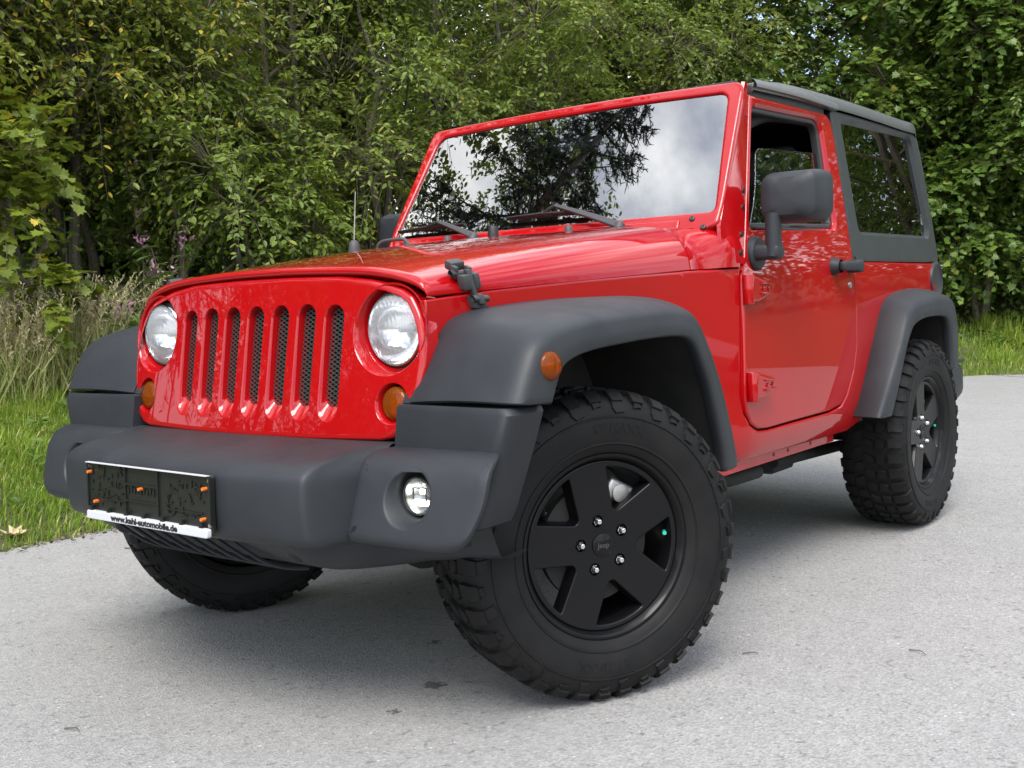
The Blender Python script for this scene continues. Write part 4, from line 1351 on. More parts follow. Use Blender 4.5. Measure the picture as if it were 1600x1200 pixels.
# pillar flanks behind the frame (down to the cowl)
for s in (-1, 1):
    mb = MB()
    rowsP = []
    for z in np.linspace(1.13, 1.752, 16):
        xf = interp(z, [1.13, 1.2, 1.30, 1.752], [0.752, 0.742, 0.737, 0.700])
        p = ws(xf, z); p = p - wn_ * 0.010; p[1] = max(p[1], 0.815)
        yb = interp(z, [1.092, 1.239, 1.712, 1.76], [0.888, 0.951, 1.147, 1.163])
        xb = Xs(z) - 0.001
        q = np.array([xb, yb, z])
        q2 = np.array([xb - 0.004, yb + 0.003, z]); q3 = np.array([xb - 0.06, yb + 0.003, z])
        m1 = lerp(p, q, 0.5) + np.array([0.004, -0.004, 0])
        rowsP.append([p + wn_ * 0.004 - np.array([0.01, 0, 0]), p + np.array([0.001, 0, 0]), m1, q, q2, q3])
    G = np.array(rowsP); G[:, :, 0] *= s
    mb.grid(G)
    pil = mb.build('pillar_cover', RED, wf, sharp=45)
    for z, yo in ((1.372, 0.0), (1.315, 0.0), (1.225, 0.0), (1.165, 0.0)):
        mb = MB()
        yb = interp(z, [1.092, 1.239, 1.712, 1.76], [0.888, 0.951, 1.147, 1.163]) - 0.018
        mb.lathe([(-0.004, 0.0095), (0.004, 0.0085), (0.005, 0.005), (0.0035, 0.0)], 12, (Xs(z) - 0.002, yb, z), 'x')
        if s < 0:
            for v in mb.bm.verts: v.co.x *= -1
        mb.build('hinge_screw', MT['seal'], wf)
    for (x, z) in ((0.640, 1.293), (0.688, 1.262)):
        mb = MB()
        p = ws(s * x, z - 0.012)
        mb.lathe([(0.004, 0.0105), (-0.004, 0.0095), (-0.006, 0.0055), (-0.004, 0.0)], 12, tuple(p), 'y', rot=Matrix.Rotation(math.radians(-30), 3, 'X'))
        mb.build('hinge_screw', MT['seal'], wf)
    # mounting ledge seam
mb = MB()
panel(mb, offs(gl_out, 0.004), [], lambda x, z: ws(x, z) - wn_ * 0.010, thick=0.005, r=0.001, grid=0.05, out=wn_)
wglass = mb.build('windscreen', MT['windscreen'], wf)
# dark frit band printed round the edge, inside the glass
mb = MB()
fo = offs(gl_out, 0.003); fi = rpoly([(-0.645, 1.345), (0.645, 1.345), (0.60, 1.688), (0.3, 1.697), (-0.3, 1.697), (-0.60, 1.688)], [.03, .03, .035, .2, .2, .035], 0.03)
panel(mb, fo, [fi], lambda x, z: ws(x, z) - wn_ * 0.018, thick=0.002, r=0.0005, grid=0.2, out=wn_, nr=2)
mb.build('glass_border', MT['seal'], wglass)
# raised pressing below the glass
mb = MB()
panel(mb, rpoly([(-0.60, 1.245), (0.60, 1.245), (0.60, 1.278), (-0.60, 1.278)], 0.008, 0.05), [], lambda x, z: ws(x, z) + wn_ * 0.008, thick=0.012, r=0.005, grid=0.1, out=wn_)
mb.build('frame_pressing', RED, wf)

# ---- wipers
def wiper(pb, pe, b0, b1):
    mb = MB()
    def on(x, z, h): return ws(x, z) + wn_ * h
    P0 = on(*pb, 0.03); P1 = on(*pe, 0.034)
    mid = lerp(P0, P1, 0.25)
    # flat tapered arm
    t = (P1 - P0); ln = np.linalg.norm(t); t /= ln
    sdv = np.cross(wn_, t)
    rows = []
    for k in np.linspace(0, 1, 8):
        w = lerp(0.013, 0.006, k); c = lerp(P0, P1, k) + wn_ * (0.006 * math.sin(k * math.pi))
        rows.append([c + sdv * w - wn_ * 0.006, c + sdv * w + wn_ * 0.003, c + sdv * w * 0.7 + wn_ * 0.006, c - sdv * w * 0.7 + wn_ * 0.006, c - sdv * w + wn_ * 0.003, c - sdv * w - wn_ * 0.006])
    mb.grid(np.array(rows), closed_v=True)
    mb.lathe([(-0.03, 0.017), (0.004, 0.017), (0.012, 0.012), (0.013, 0)], 14, tuple(P0), 'z', rot=Matrix.Rotation(math.radians(-30), 3, 'X'))
    w = mb.build('wiper', MT['latchgrey'], wf, sharp=30)
    mb = MB()
    A, B = on(*b0, 0.012), on(*b1, 0.012)
    c = lerp(A, B, 0.45)
    mb.tube([P1, lerp(P1, c, 0.5) + wn_ * 0.008, c + wn_ * 0.012], [0.007, 0.007, 0.006], 8)
    mb.box(tuple(c + wn_ * 0.004), (0.075, 0.014, 0.016), (math.radians(-30), 0, 0), bev=0.004)
    mb.tube([A + wn_ * 0.006, c + wn_ * 0.014, B + wn_ * 0.006], [0.003, 0.006, 0.003], 6)
    mb.tube([A, B], 0.0045, 6)
    mb.tube([A - wn_ * 0.008, B - wn_ * 0.008], 0.0025, 6)
    mb.build('wiper_blade', MT['seal'], w)
wiper((0.39, 1.262), (0.095, 1.352), (-0.13, 1.335), (0.25, 1.330))
wiper((-0.25, 1.268), (-0.455, 1.334), (-0.685, 1.322), (-0.335, 1.327))

# ---- antenna
mb = MB()
mb.lathe([(-0.05, 0.024), (0.0, 0.022), (0.02, 0.017), (0.028, 0.010), (0.03, 0.0)], 18, (-0.665, 0.56, 1.262), 'z')
an = mb.build('antenna', MT['latchgrey'], car)
mb = MB()
mb.tube([(-0.665, 0.56, 1.28), (-0.66, 0.575, 1.475)], [0.0028, 0.0016], 6)
mb.build('mast', MT['steel'], an)

# ---- doors
win_pts = rpoly([(0.992, 1.250), (1.160, 1.675), (1.757, 1.688), (1.745, 1.268)], [.02, .035, .06, .035], 0.03, 8)
door_full = np.array([(1.150, 1.712), (0.959, 1.239)] + door_pts[1:-1] + [(1.867, 1.136), (1.869, 1.338), (1.868, 1.515), (1.868, 1.629), (1.856, 1.690), (1.838, 1.708), (1.815, 1.717)])
for s in (-1, 1):
    mb = MB()
    fnd = lambda y, z: (s * (Xs(z) + 0.002 - 0.004 * ((z - 0.85) / 0.27) ** 2 * (z < 1.12)), y, z)
    wr = lambda o_: offs(win_pts, o_ if area2(win_pts) > 0 else -o_)
    panel(mb, dens(door_full, 0.04), [[(wr(0.011), 0.0), (wr(0.0095), 0.0012), (wr(0.001), 0.0105), (wr(0.0), 0.0125), (wr(0.0), 0.045)]], fnd, thick=0.045, r=0.008, grid=0.06, out=(s, 0, 0))
    door = mb.build('door', RED, car, sharp=32)
    mb = MB()
    w_in = offs(win_pts, -0.018 if area2(win_pts) > 0 else 0.018)
    panel(mb, offs(win_pts, 0.002 if area2(win_pts) > 0 else -0.002), [w_in], lambda y, z: (s * (Xs(z) - 0.014), y, z), thick=0.03, r=0.006, grid=0.2, out=(s, 0, 0))
    mb.build('window_seal', MT['seal'], door)
    if s == 1:
        gp = rpoly([(0.99, 1.20), (1.06, 1.266), (1.142, 1.378), (1.196, 1.537), (1.80, 1.563), (1.80, 1.20)], [.01, .02, .06, .04, .004, .01], 0.03)
    else:
        gp = rpoly([(0.99, 1.20), (1.16, 1.68), (1.77, 1.69), (1.77, 1.20)], [.01, .02, .02, .01], 0.03)
    mb = MB()
    panel(mb, gp, [], lambda y, z: (s * (Xs(z) - 0.030), y, z), thick=0.004, r=0.0015, grid=0.1, out=(s, 0, 0))
    mb.build('door_glass', MT['sideglass'], door)
    mb = MB()
    mb.box((s * (Xs(1.255) - 0.004), 1.37, 1.252), (0.012, 0.76, 0.010), (0, 0, 0.0), bev=0.004)
    mb.build('waist_seal', MT['seal'], door)
    # hinges
    for zc in (1.045, 0.727):
        mb = MB()
        x0 = Xs(zc)
        hp = rpoly([(0.895, zc - 0.042), (0.895, zc + 0.045), (0.925, zc + 0.046), (1.035, zc + 0.022), (1.035, zc - 0.018), (0.95, zc - 0.042)], [.006, .008, .01, .008, .008, .012], 0.03)
        panel(mb, hp, [], lambda y, z: (s * (x0 + 0.030), y, z), thick=0.03, r=0.007, grid=0.1, out=(s, 0, 0))
        mb.lathe([(-0.048, 0.017), (-0.044, 0.0185), (0.044, 0.0185), (0.048, 0.017), (0.048, 0.0)], 16, (s * (x0 + 0.016), 0.900, zc), 'z')
        mb.box((s * (x0 + 0.034), 0.995, zc + 0.018), (0.008, 0.075, 0.004), bev=0.001)
        mb.box((s * (x0 + 0.034), 0.995, zc - 0.014), (0.008, 0.075, 0.006), bev=0.001)
        for yb in (0.975, 1.015):
            mb.lathe([(0, 0.007), (s * 0.006, 0.007), (s * 0.007, 0)], 6, (s * (x0 + 0.029), yb, zc + 0.002), 'x')
        mb.build('hinge', RED, door, sharp=30)
    # handle
    mb = MB()
    yh, zh = 1.76, 1.120
    mb.lathe([(-0.01, 0.034), (0.006, 0.034), (0.02, 0.027), (0.03, 0.026)], 20, (s * 0.776, 1.66, zh), 'x') if s > 0 else mb.lathe([(0.01, 0.034), (-0.006, 0.034), (-0.02, 0.027), (-0.03, 0.026)], 20, (-0.776, 1.66, zh), 'x')
    mb.box((s * 0.812, 1.742, zh), (0.030, 0.185, 0.036), bev=0.010, seg=3)
    mb.box((s * 0.800, 1.822, zh), (0.055, 0.055, 0.050), bev=0.012, seg=3)
    hd = mb.build('door_handle', PLA, door)
    mb = MB()
    pb_ = [(s * 0.816, 1.839, zh)]
    mb.lathe([(0, 0.014), (0.012, 0.013), (0.014, 0)], 14, (s * 0.806, 1.842, zh), 'y')
    mb.build('push_button', MT['seal'], hd)
    mb = MB()
    mb.lathe([(-0.004, 0.013), (s * 0.004 if s > 0 else -0.0, 0.0125), (0.005 * s, 0.009), (0.003 * s, 0.0)], 16, (s * 0.778, 1.815, 1.047), 'x')
    mb.build('lock', MT['steel'], door)
    # mirror
    mb = MB()
    ym = 1.0
    mb.lathe([(-0.004, 0.058), (0.010, 0.057), (0.018, 0.050), (0.022, 0.03), (0.024, 0.0)], 28, (0.770, ym, 1.163), 'x')
    mb.box((0.815, ym - 0.015, 1.165), (0.115, 0.058, 0.052), (0, 0, 0), bev=0.016, seg=3)
    mb.tube([(0.846, ym - 0.02, 1.15), (0.846, ym - 0.02, 1.29)], [0.027, 0.026], 16)
    # housing: rounded box, thick toward the front
    rowsM = []
    for k, (dy, sx, sz) in enumerate([(0.065, 0.70, 0.72), (0.060, 0.985, 0.985), (0.05, 1.0, 1.0), (0.0, 1.0, 1.0), (-0.035, 0.96, 0.96), (-0.060, 0.88, 0.87), (-0.072, 0.72, 0.72), (-0.077, 0.45, 0.45), (-0.078, 0.0, 0.0)]):
        base = rpoly([(-0.108, -0.088), (0.108, -0.088), (0.108, 0.092), (-0.108, 0.092)], [.045, .05, .035, .05], 0.05, 7)
        yaw = (base[:, 0] * sx) * 0.12
        rowsM.append(np.stack([0.896 + base[:, 0] * sx * 0.93, ym + 0.045 + dy + yaw, 1.340 + base[:, 1] * sz * 0.93], 1))
    mb.grid(np.array(rowsM), closed_v=True)
    if s < 0:
        for v in mb.bm.verts:
            if v.co.x > 0.79: v.co.x -= 0.03
            v.co.x *= -1
    mr = mb.build('wing_mirror', PLA, car, sharp=30)
    mb = MB()
    base = rpoly([(-0.098, -0.078), (0.098, -0.078), (0.098, 0.082), (-0.098, 0.082)], [.04, .045, .03, .045], 0.05, 7)
    panel(mb, base, [], lambda u, v: (s * (0.896 - 0.03 * (s < 0) + u * .93), ym + 0.111 + u * 0.12, 1.340 + v * .93), thick=0.006, r=0.001, grid=0.1, d=(0, -1, 0))
    mb.build('mirror_glass', MT['chrome'], mr)

# ---- hardtop
RB = MT['roofblack']
rp = np.array([(.697, 1.730), (.699, 1.746), (.696, 1.761), (.686, 1.776), (.668, 1.787), (.63, 1.795), (.5, 1.803), (.25, 1.808), (0, 1.809)])
rows = []
for t, y in zip(np.linspace(0, 1, 24), np.linspace(1.168, 2.86, 24)):
    q = full(catmull(rp, 34))
    lift = 0.012 * math.sin(math.pi * min(t * 1.1, 1)) + 0.006 * t - 0.047 * (1 - min(1, t / 0.22)) ** 2 * np.clip((q[:, 1] - 1.755) / 0.04, 0, 1)
    if t == 0:
        rows.append(np.stack([q[:, 0] * 0.99, np.full(len(q), y) - 0.003, q[:, 1] + lift - 0.03], 1))
        rows.append(np.stack([q[:, 0] * 0.996, np.full(len(q), y) - 0.004, q[:, 1] + lift - 0.008], 1))
    rows.append(np.stack([q[:, 0], np.full(len(q), y), q[:, 1] + lift], 1))
q = rows[-1]
for dy, dz, sc in ((0.015, -0.004, 0.995), (0.03, -0.014, 0.99), (0.038, -0.03, 0.985), (0.06, -0.2, 1.02), (0.10, -0.5, 1.06)):
    k = q.copy(); k[:, 1] += dy; k[:, 0] *= sc
    if dz < -0.1: k[:, 2] = np.minimum(k[:, 2], q[:, 2] + dz); k[:, 0] = np.clip(k[:, 0], -0.75, 0.75)
    else: k[:, 2] += dz
    rows.append(k)
mb = MB(); mb.grid(np.array(rows))
roof = mb.build('hardtop', MT['roofshell'], car, sharp=35)
for s in (-1, 1):
    # drip rail above the door
    mb = MB()
    y = np.linspace(1.165, 1.90, 14)
    rr = []
    for yy in y:
        t = (yy - 1.165) / 0.735
        z0 = 1.742 + 0.006 * math.sin(math.pi * t)
        rr.append([(s * 0.683, yy, z0 + 0.030), (s * 0.694, yy, z0 + 0.027), (s * 0.703, yy, z0 + 0.021), (s * 0.709, yy, z0 + 0.013), (s * 0.712, yy, z0 + 0.004), (s * 0.711, yy, z0 - 0.003), (s * 0.704, yy, z0 - 0.006), (s * 0.68, yy, z0 - 0.006)])
    mb.grid(np.array(rr))
    mb.build('drip_rail', MT['roofshell'], roof)
    mb = MB()
    mb.box((s * 0.672, 1.50, 1.716), (0.012, 0.66, 0.05))
    mb.build('roof_seal', MT['seal'], roof)
    qo = rpoly([(1.882, 1.141), (2.956, 1.139), (2.952, 1.40), (2.93, 1.66), (2.905, 1.742), (2.87, 1.748), (1.90, 1.744), (1.872, 1.735), (1.879, 1.62), (1.881, 1.34)],
               [.005, .03, .3, .08, .03, .02, .02, .01, .05, .2], 0.04)
    qw = rpoly([(1.996, 1.263), (1.980, 1.704), (2.808, 1.715), (2.872, 1.263)], [.03, .03, .045, .04], 0.03, 7)
    mb = MB()
    ring = lambda o_: offs(qw, o_ if area2(qw) > 0 else -o_)
    panel(mb, qo, [[(ring(0.016), 0.0), (ring(0.013), 0.002), (ring(0.003), 0.014), (ring(-0.001), 0.0165), (ring(-0.002), 0.03)]], lambda y, z: (s * (Xs(z) - 0.001), y, z), thick=0.03, r=0.006, grid=0.08, out=(s, 0, 0))
    qs = mb.build('quarter_panel', RB, roof, sharp=30)
    mb = MB()
    panel(mb, ring(0.003), [], lambda y, z: (s * (Xs(z) - 0.019), y, z), thick=0.004, r=0.001, grid=0.1, out=(s, 0, 0))
    mb.build('quarter_window', MT['tintglass'], qs)

# ---- fender flares
def flare(s, A, B, C, n, bulge, liner_x, name):
    A, B, C = [catmull(np.array(q, float), n) for q in (A, B, C)]
    rows = []
    cen = np.array([0, C[:, 1].mean(), 0.42])
    for k in range(n):
        a, b, c = A[k], B[k], C[k]
        ab = b - a
        up = np.array([0, b[1] - cen[1], b[2] - cen[2]]); up /= np.linalg.norm(up)
        m = [lerp(a, b, t) + up * bulge * 4 * t * (1 - t) for t in (0.0, 0.2, 0.4, 0.6, 0.74)]
        e = lerp(b, c, 0.30)
        p0 = lerp(a, b, 0.84) + up * bulge * 0.55
        fil = list(bez(p0, b + up * 0.002, e, 7))
        inn = np.array([0, cen[1] - c[1], cen[2] - c[2]]); inn /= np.linalg.norm(inn)
        c2 = c + np.array([-0.004, 0, 0]) + inn * 0.006
        c3 = c + np.array([-0.016, 0, 0]) + inn * 0.009
        c4 = c + np.array([-0.035, 0, 0]) + inn * 0.002
        a0 = a + np.array([-0.03, 0, 0]) - up * 0.0
        a1 = a - up * 0.004 + np.array([0.0, 0, 0])
        rows.append([a0 - up * 0.006, a1] + m + fil + [lerp(b, c, 0.6), c, c2, c3, c4])
    G = np.array(rows)
    # bottom end caps: fold the end stations inward
    def cap(row, sgn):
        ctr = (row.mean(0) * 0.6 + row[-1] * 0.4)
        r1 = row.copy(); r1[:, 2] -= 0.004
        r1 = lerp(r1, ctr + np.array([0, 0, -0.004]), 0.04)
        return r1, np.repeat((ctr + np.array([0, 0, -0.004]))[None], len(row), 0)
    s1, s2 = cap(G[0], 1); e1, e2 = cap(G[-1], -1)
    G2 = np.concatenate([[s2], [s1], G, [e1], [e2]])
    G2[:, :, 0] *= s
    mb = MB(); mb.grid(G2)
    fl = mb.build(name, PLA, car, sharp=50)
    rows = []
    for k in range(n):
        c = C[k]; inn = np.array([0, cen[1] - c[1], cen[2] - c[2]]); inn /= np.linalg.norm(inn)
        c4 = c + np.array([-0.03, 0, 0]) - inn * 0.004
        rows.append([c4, c4 + [-0.05, 0, 0] - inn * 0.015, np.array([liner_x, c[1], c[2]]) - inn * 0.03])
    G = np.array(rows); G[:, :, 0] *= s
    mb = MB(); mb.grid(G)
    # inner closing wall
    e = G[:, -1]
    c0 = np.array([s * liner_x, cen[1], 0.56])
    mb.grid(np.array([e, np.repeat(c0[None], len(e), 0)]))
    mb.build('arch_liner', MT['dark'], fl)
    return fl
fA = [(.573, -.4846, .806), (.577, -.452, .863), (.5815, -.4186, .915), (.5885, -.3667, .983), (.5936, -.3288, 1.006), (.6013, -.27, 1.021), (.613, -.182, 1.029), (.630, -.059, 1.037), (.6535, .116, 1.041),
      (.676, .287, 1.040), (.692, .405, 1.030), (.705, .49, 1.003), (.714, .54, .955), (.722, .565, .90), (.727, .585, .844), (.733, .62, .7385), (.740, .655, .577), (.742, .66, .53)]
fB = [(.923, -.508, .812), (.925, -.474, .880), (.925, -.442, .932), (.925, -.405, .958), (.925, -.355, .9735), (.925, -.281, .985), (.925, -.143, .995), (.925, .006, 1.001), (.925, .10, 1.003),
      (.925, .169, 1.001), (.925, .245, .993), (.925, .2975, .975), (.925, .335, .944), (.925, .365, .905), (.925, .408, .844), (.925, .466, .7385), (.925, .53, .577), (.925, .537, .53)]
fC = [(.935, -.400, .810), (.935, -.366, .872), (.935, -.338, .896), (.935, -.287, .911), (.935, -.24, .918), (.935, -.19, .9235), (.935, -.10, .929), (.935, -.014, .9336), (.935, .07, .936),
      (.935, .145, .9364), (.935, .205, .934), (.935, .245, .927), (.935, .276, .911), (.935, .30, .885), (.935, .326, .845), (.935, .375, .755), (.935, .432, .60), (.935, .445, .53)]
rA = [(.775, 1.821, .533), (.775, 1.922, .651), (.775, 2.035, .799), (.775, 2.112, .90), (.775, 2.171, .964), (.775, 2.269, 1.002), (.775, 2.471, 1.023), (.775, 2.70, 1.016), (.775, 2.80, .985), (.775, 2.85, .90), (.775, 2.87, .78), (.775, 2.87, .66)]
rB = [(.905, 1.777, .535), (.905, 1.880, .637), (.905, 2.014, .780), (.905, 2.095, .884), (.905, 2.155, .934), (.905, 2.277, .966), (.905, 2.535, .982), (.905, 2.696, .968), (.905, 2.766, .923), (.905, 2.795, .84), (.905, 2.803, .75), (.905, 2.80, .66)]
rC = [(.912, 1.885, .535), (.912, 1.976, .655), (.912, 2.067, .790), (.912, 2.118, .845), (.912, 2.171, .880), (.912, 2.274, .902), (.912, 2.44, .910), (.912, 2.60, .900), (.912, 2.645, .86), (.912, 2.672, .78), (.912, 2.687, .704), (.912, 2.69, .66)]
for s in (-1, 1):
    fl = flare(s, fA, fB, fC, 70, 0.012, 0.50, 'front_fender_flare')
    mb = MB()
    nr_ = Vector((s * 0.97, -0.22, 0.0)).normalized()
    rot = nr_.to_track_quat('X', 'Z').to_matrix()
    org = (s * 0.929, -0.398, 0.889)
    mb.lathe([(-0.012, 0.034), (0.004, 0.0335), (0.010, 0.030), (0.014, 0.022), (0.016, 0.010), (0.0165, 0.0)], 28, org, 'x', rot=rot)
    sm = mb.build('side_marker', MT['amber'], fl)
    mb = MB()
    mb.lathe([(0.001, 0.028), (-0.003, 0.012), (0.004, 0.010), (0.006, 0.0)], 20, org, 'x', rot=rot)
    mb.build('marker_reflector', MT['amberref'], sm)
    flare(s, rA, rB, rC, 50, 0.010, 0.52, 'rear_fender_flare')

# ---- front bumper
def prof_b(cx):
    """(y,z) profile of the centre section; cx = |x|"""
    yf = -0.806 + 0.03 * cx * cx
    P = [(-0.46, .700), (-0.52, .708), (-0.60, .702), (-0.675, .694), (yf + 0.055, .683), (yf + 0.024, .671), (yf + 0.006, .655), (yf + 0.0, .630), (yf - 0.001, .58), (yf + 0.003, .525), (yf + 0.012, .502), (yf + 0.035, .489), (yf + 0.09, .482), (-0.52, .475)]
    return np.array(P)
rows = []
for x in np.linspace(-0.482, 0.482, 40):
    p = catmull(prof_b(abs(x)), 50)
    if abs(x) > 0.27: p = p + np.array([[0.14 * (abs(x) - 0.27), 0]])
    rows.append(np.stack([np.full(len(p), x), p[:, 0], p[:, 1]], 1))
rows = np.array(rows)
def endr(r, sg):
    out = []
    for dx, dy, dz in ((0.007, 0.0015, -0.001), (0.012, 0.005, -0.002), (0.016, 0.012, -0.005), (0.019, 0.024, -0.008), (0.028, 0.058, -0.012), (0.042, 0.105, -0.012), (0.056, 0.17, -0.012)):
        k = r.copy()
        wgt = np.clip((-r[:, 1] - 0.52) / 0.2, 0, 1)
        k[:, 0] += sg * dx; k[:, 1] += dy * wgt
        k[:, 2] += dz * np.where(r[:, 2] > 0.6, 1, -0.3) * wgt
        out.append(k)
    return out
R_ = endr(rows[-1], 1); L_ = endr(rows[0], -1)[::-1]
mb = MB(); mb.grid(np.concatenate([L_, rows, R_]))
bumper = mb.build('front_bumper', PLA, car, sharp=60)
for s in (-1, 1):
    # end pod with the fog lamp bowl
    def fpod(x, z):
        y = -0.634 + (x - 0.525) * 0.075 - (0.62 - z) * 0.30 + 0.9 * max(0, x - 0.82) ** 2 + 9.0 * max(0, z - 0.642) ** 2
        return (s * x, y, z)
    po = rpoly([(0.507, 0.492), (0.80, 0.490), (0.872, 0.503), (0.915, 0.60), (0.905, 0.708), (0.512, 0.700)], [.03, .08, .08, .1, .02, .03], 0.02)
    mb = MB()
    fx, fz = 0.684, 0.603
    panel(mb, po, [[(circ2(fx, fz, 0.068, 48), 0.0), (circ2(fx, fz, 0.066, 48), 0.0008), (circ2(fx, fz, 0.0625, 48), 0.004), (circ2(fx, fz, 0.053, 48), 0.040), (circ2(fx, fz, 0.047, 48), 0.07)]],
          fpod, thick=0.11, r=0.028, grid=0.03, d=(0, 1, 0), nr=6)
    for v in mb.bm.verts:      # the outer flank tucks in behind the face
        ax_ = abs(v.co.x)
        dy = v.co.y - fpod(ax_, v.co.z)[1]
        if ax_ > 0.80 and dy > 0.004:
            v.co.x = s * (ax_ - min(dy, 0.085) * 1.25 * min(1, (ax_ - 0.80) / 0.09))
    pod = mb.build('bumper_end', PLA, bumper, sharp=40)
    y0 = fpod(fx, fz)[1] + 0.036
    mb = MB()
    mb.lathe([(0.02, 0.046), (0.002, 0.046), (-0.001, 0.044), (0.002, 0.041)], 36, (s * fx, y0, fz), 'y')
    fog = mb.build('fog_lamp', MT['seal'], bumper)
    mb = MB()
    mb.lathe([(0.003, 0.041), (0.018, 0.036), (0.032, 0.022), (0.036, 0.0)], 32, (s * fx, y0, fz), 'y')
    mb.build('fog_reflector', MT['fogref'], fog)
    mb = MB()
    mb.lathe([(0.002, 0.0415), (-0.006, 0.036), (-0.011, 0.024), (-0.014, 0.010), (-0.0145, 0.0)], 32, (s * fx, y0, fz), 'y')
    mb.build('fog_lens', MT['clear'], fog)
    mb = MB()
    mb.box((s * fx + 0.002, y0 + 0.010, fz - 0.016), (0.046, 0.010, 0.014), bev=0.004)
    mb.box((s * fx + 0.006, y0 + 0.012, fz + 0.010), (0.014, 0.010, 0.012), bev=0.003)
    mb.build('fog_led', MT['lampglow'], fog)
    mb = MB()
    mb.box((s * fx + 0.004, y0 + 0.008, fz + 0.018), (0.04, 0.004, 0.002)); mb.box((s * fx - 0.018, y0 + 0.006, fz + 0.004), (0.002, 0.004, 0.03))
    mb.box((s * fx + 0.022, y0 + 0.006, fz + 0.004), (0.002, 0.004, 0.03))
    mb.build('fog_divider', MT['seal'], fog)
    # riser between the bumper and the flare
    lv = [(0.797, -0.500, -0.518, -0.392, .902), (0.786, -0.502, -0.524, -0.394, .908), (0.72, -0.512, -0.530, -0.398, .888), (0.64, -0.520, -0.532, -0.400, .858), (0.56, -0.525, -0.535, -0.402, .828), (0.526, -0.525, -0.532, -0.405, .812), (0.516, -0.522, -0.525, -0.41, .79)]
    rowsR = []
    for z, yf, yc, yr, xo in lv:
        a = np.array([0.540, yf + 0.10, z]); b = np.array([0.545, yf, z]); c = np.array([xo, yc, z]); e = np.array([xo - 0.004, yr, z])
        fil = bez(lerp(b, c, 0.90), c + np.array([0.0, 0.0, 0]), lerp(c, e, 0.25), 7)
        rowsR.append(np.concatenate([[a, b, lerp(b, c, 0.4), lerp(b, c, 0.7)], fil, [lerp(c, e, 0.6), e, e + [-0.01, 0.004, 0], e + [-0.25, 0.02, 0]]]))
    t0 = rowsR[0].copy(); t0[:, 2] += 0.004; t0 = lerp(t0, np.array([0.72, -0.43, 0.801]), 0.03)
    t1 = np.repeat(np.array([[0.72, -0.43, 0.80]]), len(t0), 0)
    G = np.array([t1, t0] + rowsR); G[:, :, 0] *= s
    mb = MB(); mb.grid(G)
    mb.build('bumper_riser', PLA, bumper, sharp=38)
# skid valance with slanted ribs
rows = []
for x in np.linspace(-0.78, 0.78, 60):
    k2 = float(np.clip((abs(x) - 0.40) / 0.17, 0, 1)); k3 = float(np.clip((abs(x) - 0.5) / 0.28, 0, 1)); k2 = k2 * k2 * (3 - 2 * k2)
    P = catmull(np.array([(-0.765, .505), (-0.71, .462), (-0.655, .425), (-0.60, .402), (-0.52, .392), (-0.42, .40)]), 20)
    w = np.linspace(0, 1, 20)
    rows.append(np.stack([np.full(len(P), x), P[:, 0] + (0.20 * (1 - w) + 0.05) * k2 + 0.06 * k3, P[:, 1] + 0.03 * k2 * (1 - w) + 0.035 * k3 * w], 1))
mb = MB(); mb.grid(np.array(rows))
vl = mb.build('skid_valance', PLA, bumper)
mb = MB()
for i in range(9):
    x0 = -0.30 + i * 0.062
    pts = []
    for t in np.linspace(0, 1, 8):
        p = catmull(np.array([(-0.735, .497), (-0.70, .462), (-0.655, .425), (-0.60, .402), (-0.55, .394)]), 8)[int(round(t * 7))]
        pts.append((x0 + 0.07 * t, p[0] - 0.012, p[1] - 0.012))
    mb.tube(pts, [0.006] * 8, 6)
mb.build('valance_rib', PLA, vl)
for s in (-1, 1):
    mb = MB()
    a = np.linspace(0.2, math.pi * 1.75, 18)
    mb.tube(np.stack([np.full(18, s * 0.36), -0.665 + 0.035 * np.cos(a), 0.468 + 0.03 * np.sin(a)], 1), 0.010, 8)
    mb.build('tow_hook', MT['seal'], bumper)

# ---- number plate holder
PX0, PX1, PZ0, PZ1 = -0.378, 0.152, 0.528, 0.645
pw, phh = 0.518, 0.113
pc = np.array([-0.027, -0.818, 0.591])
prot = Matrix.Rotation(math.radians(-1.5), 3, 'X') @ Matrix.Rotation(math.radians(0.5), 3, 'Y')
def pl(u, w, dpt):   # holder plane -> world; u right(+X), w up, dpt outwards (-Y)
    v = prot @ Vector((u, -dpt, w)); return pc + np.array(v)
mb = MB()
panel(mb, rpoly([(-pw / 2, -0.082), (pw / 2, -0.082), (pw / 2, 0.066), (-pw / 2, 0.066)], 0.008, 0.05), [], lambda u, w: pl(u, w, 0.004), thick=0.012, r=0.002, grid=0.1, d=(0, 1, 0))
# moulded ribs, cells and clips
random.seed(3)
def bx2(u, w, du, dw, d0=0.004, d1=0.009):
    V = [pl(u + a * du / 2, w + b * dw / 2, d) for d in (d0, d1) for a, b in ((-1, -1), (1, -1), (1, 1), (-1, 1))]
    mb.add(V, [(4, 5, 6, 7), (0, 1, 5, 4), (1, 2, 6, 5), (2, 3, 7, 6), (3, 0, 4, 7)])
for u in (-0.26, -0.088, 0.052, 0.26):
    bx2(u, 0.006, 0.005, 0.115)
bx2(-0.018, 0.020, 0.135, 0.004); bx2(-0.018, -0.022, 0.135, 0.003)
for uu in (-0.17, 0.155):
    bx2(uu, -0.028, 0.15, 0.0025)
    for k in range(46):
        u = uu + random.uniform(-0.075, 0.075); w = random.uniform(-0.05, 0.055)
        if random.random() < 0.5: bx2(u, w, random.uniform(0.003, 0.006), random.uniform(0.006, 0.018), 0.004, 0.0075)
        else: bx2(u, w, random.uniform(0.006, 0.024), 0.003, 0.004, 0.0075)
for k in range(9):
    bx2(-0.075 + k * 0.0135, 0.004 + 0.003 * (k % 2), 0.006, 0.016, 0.004, 0.0075)
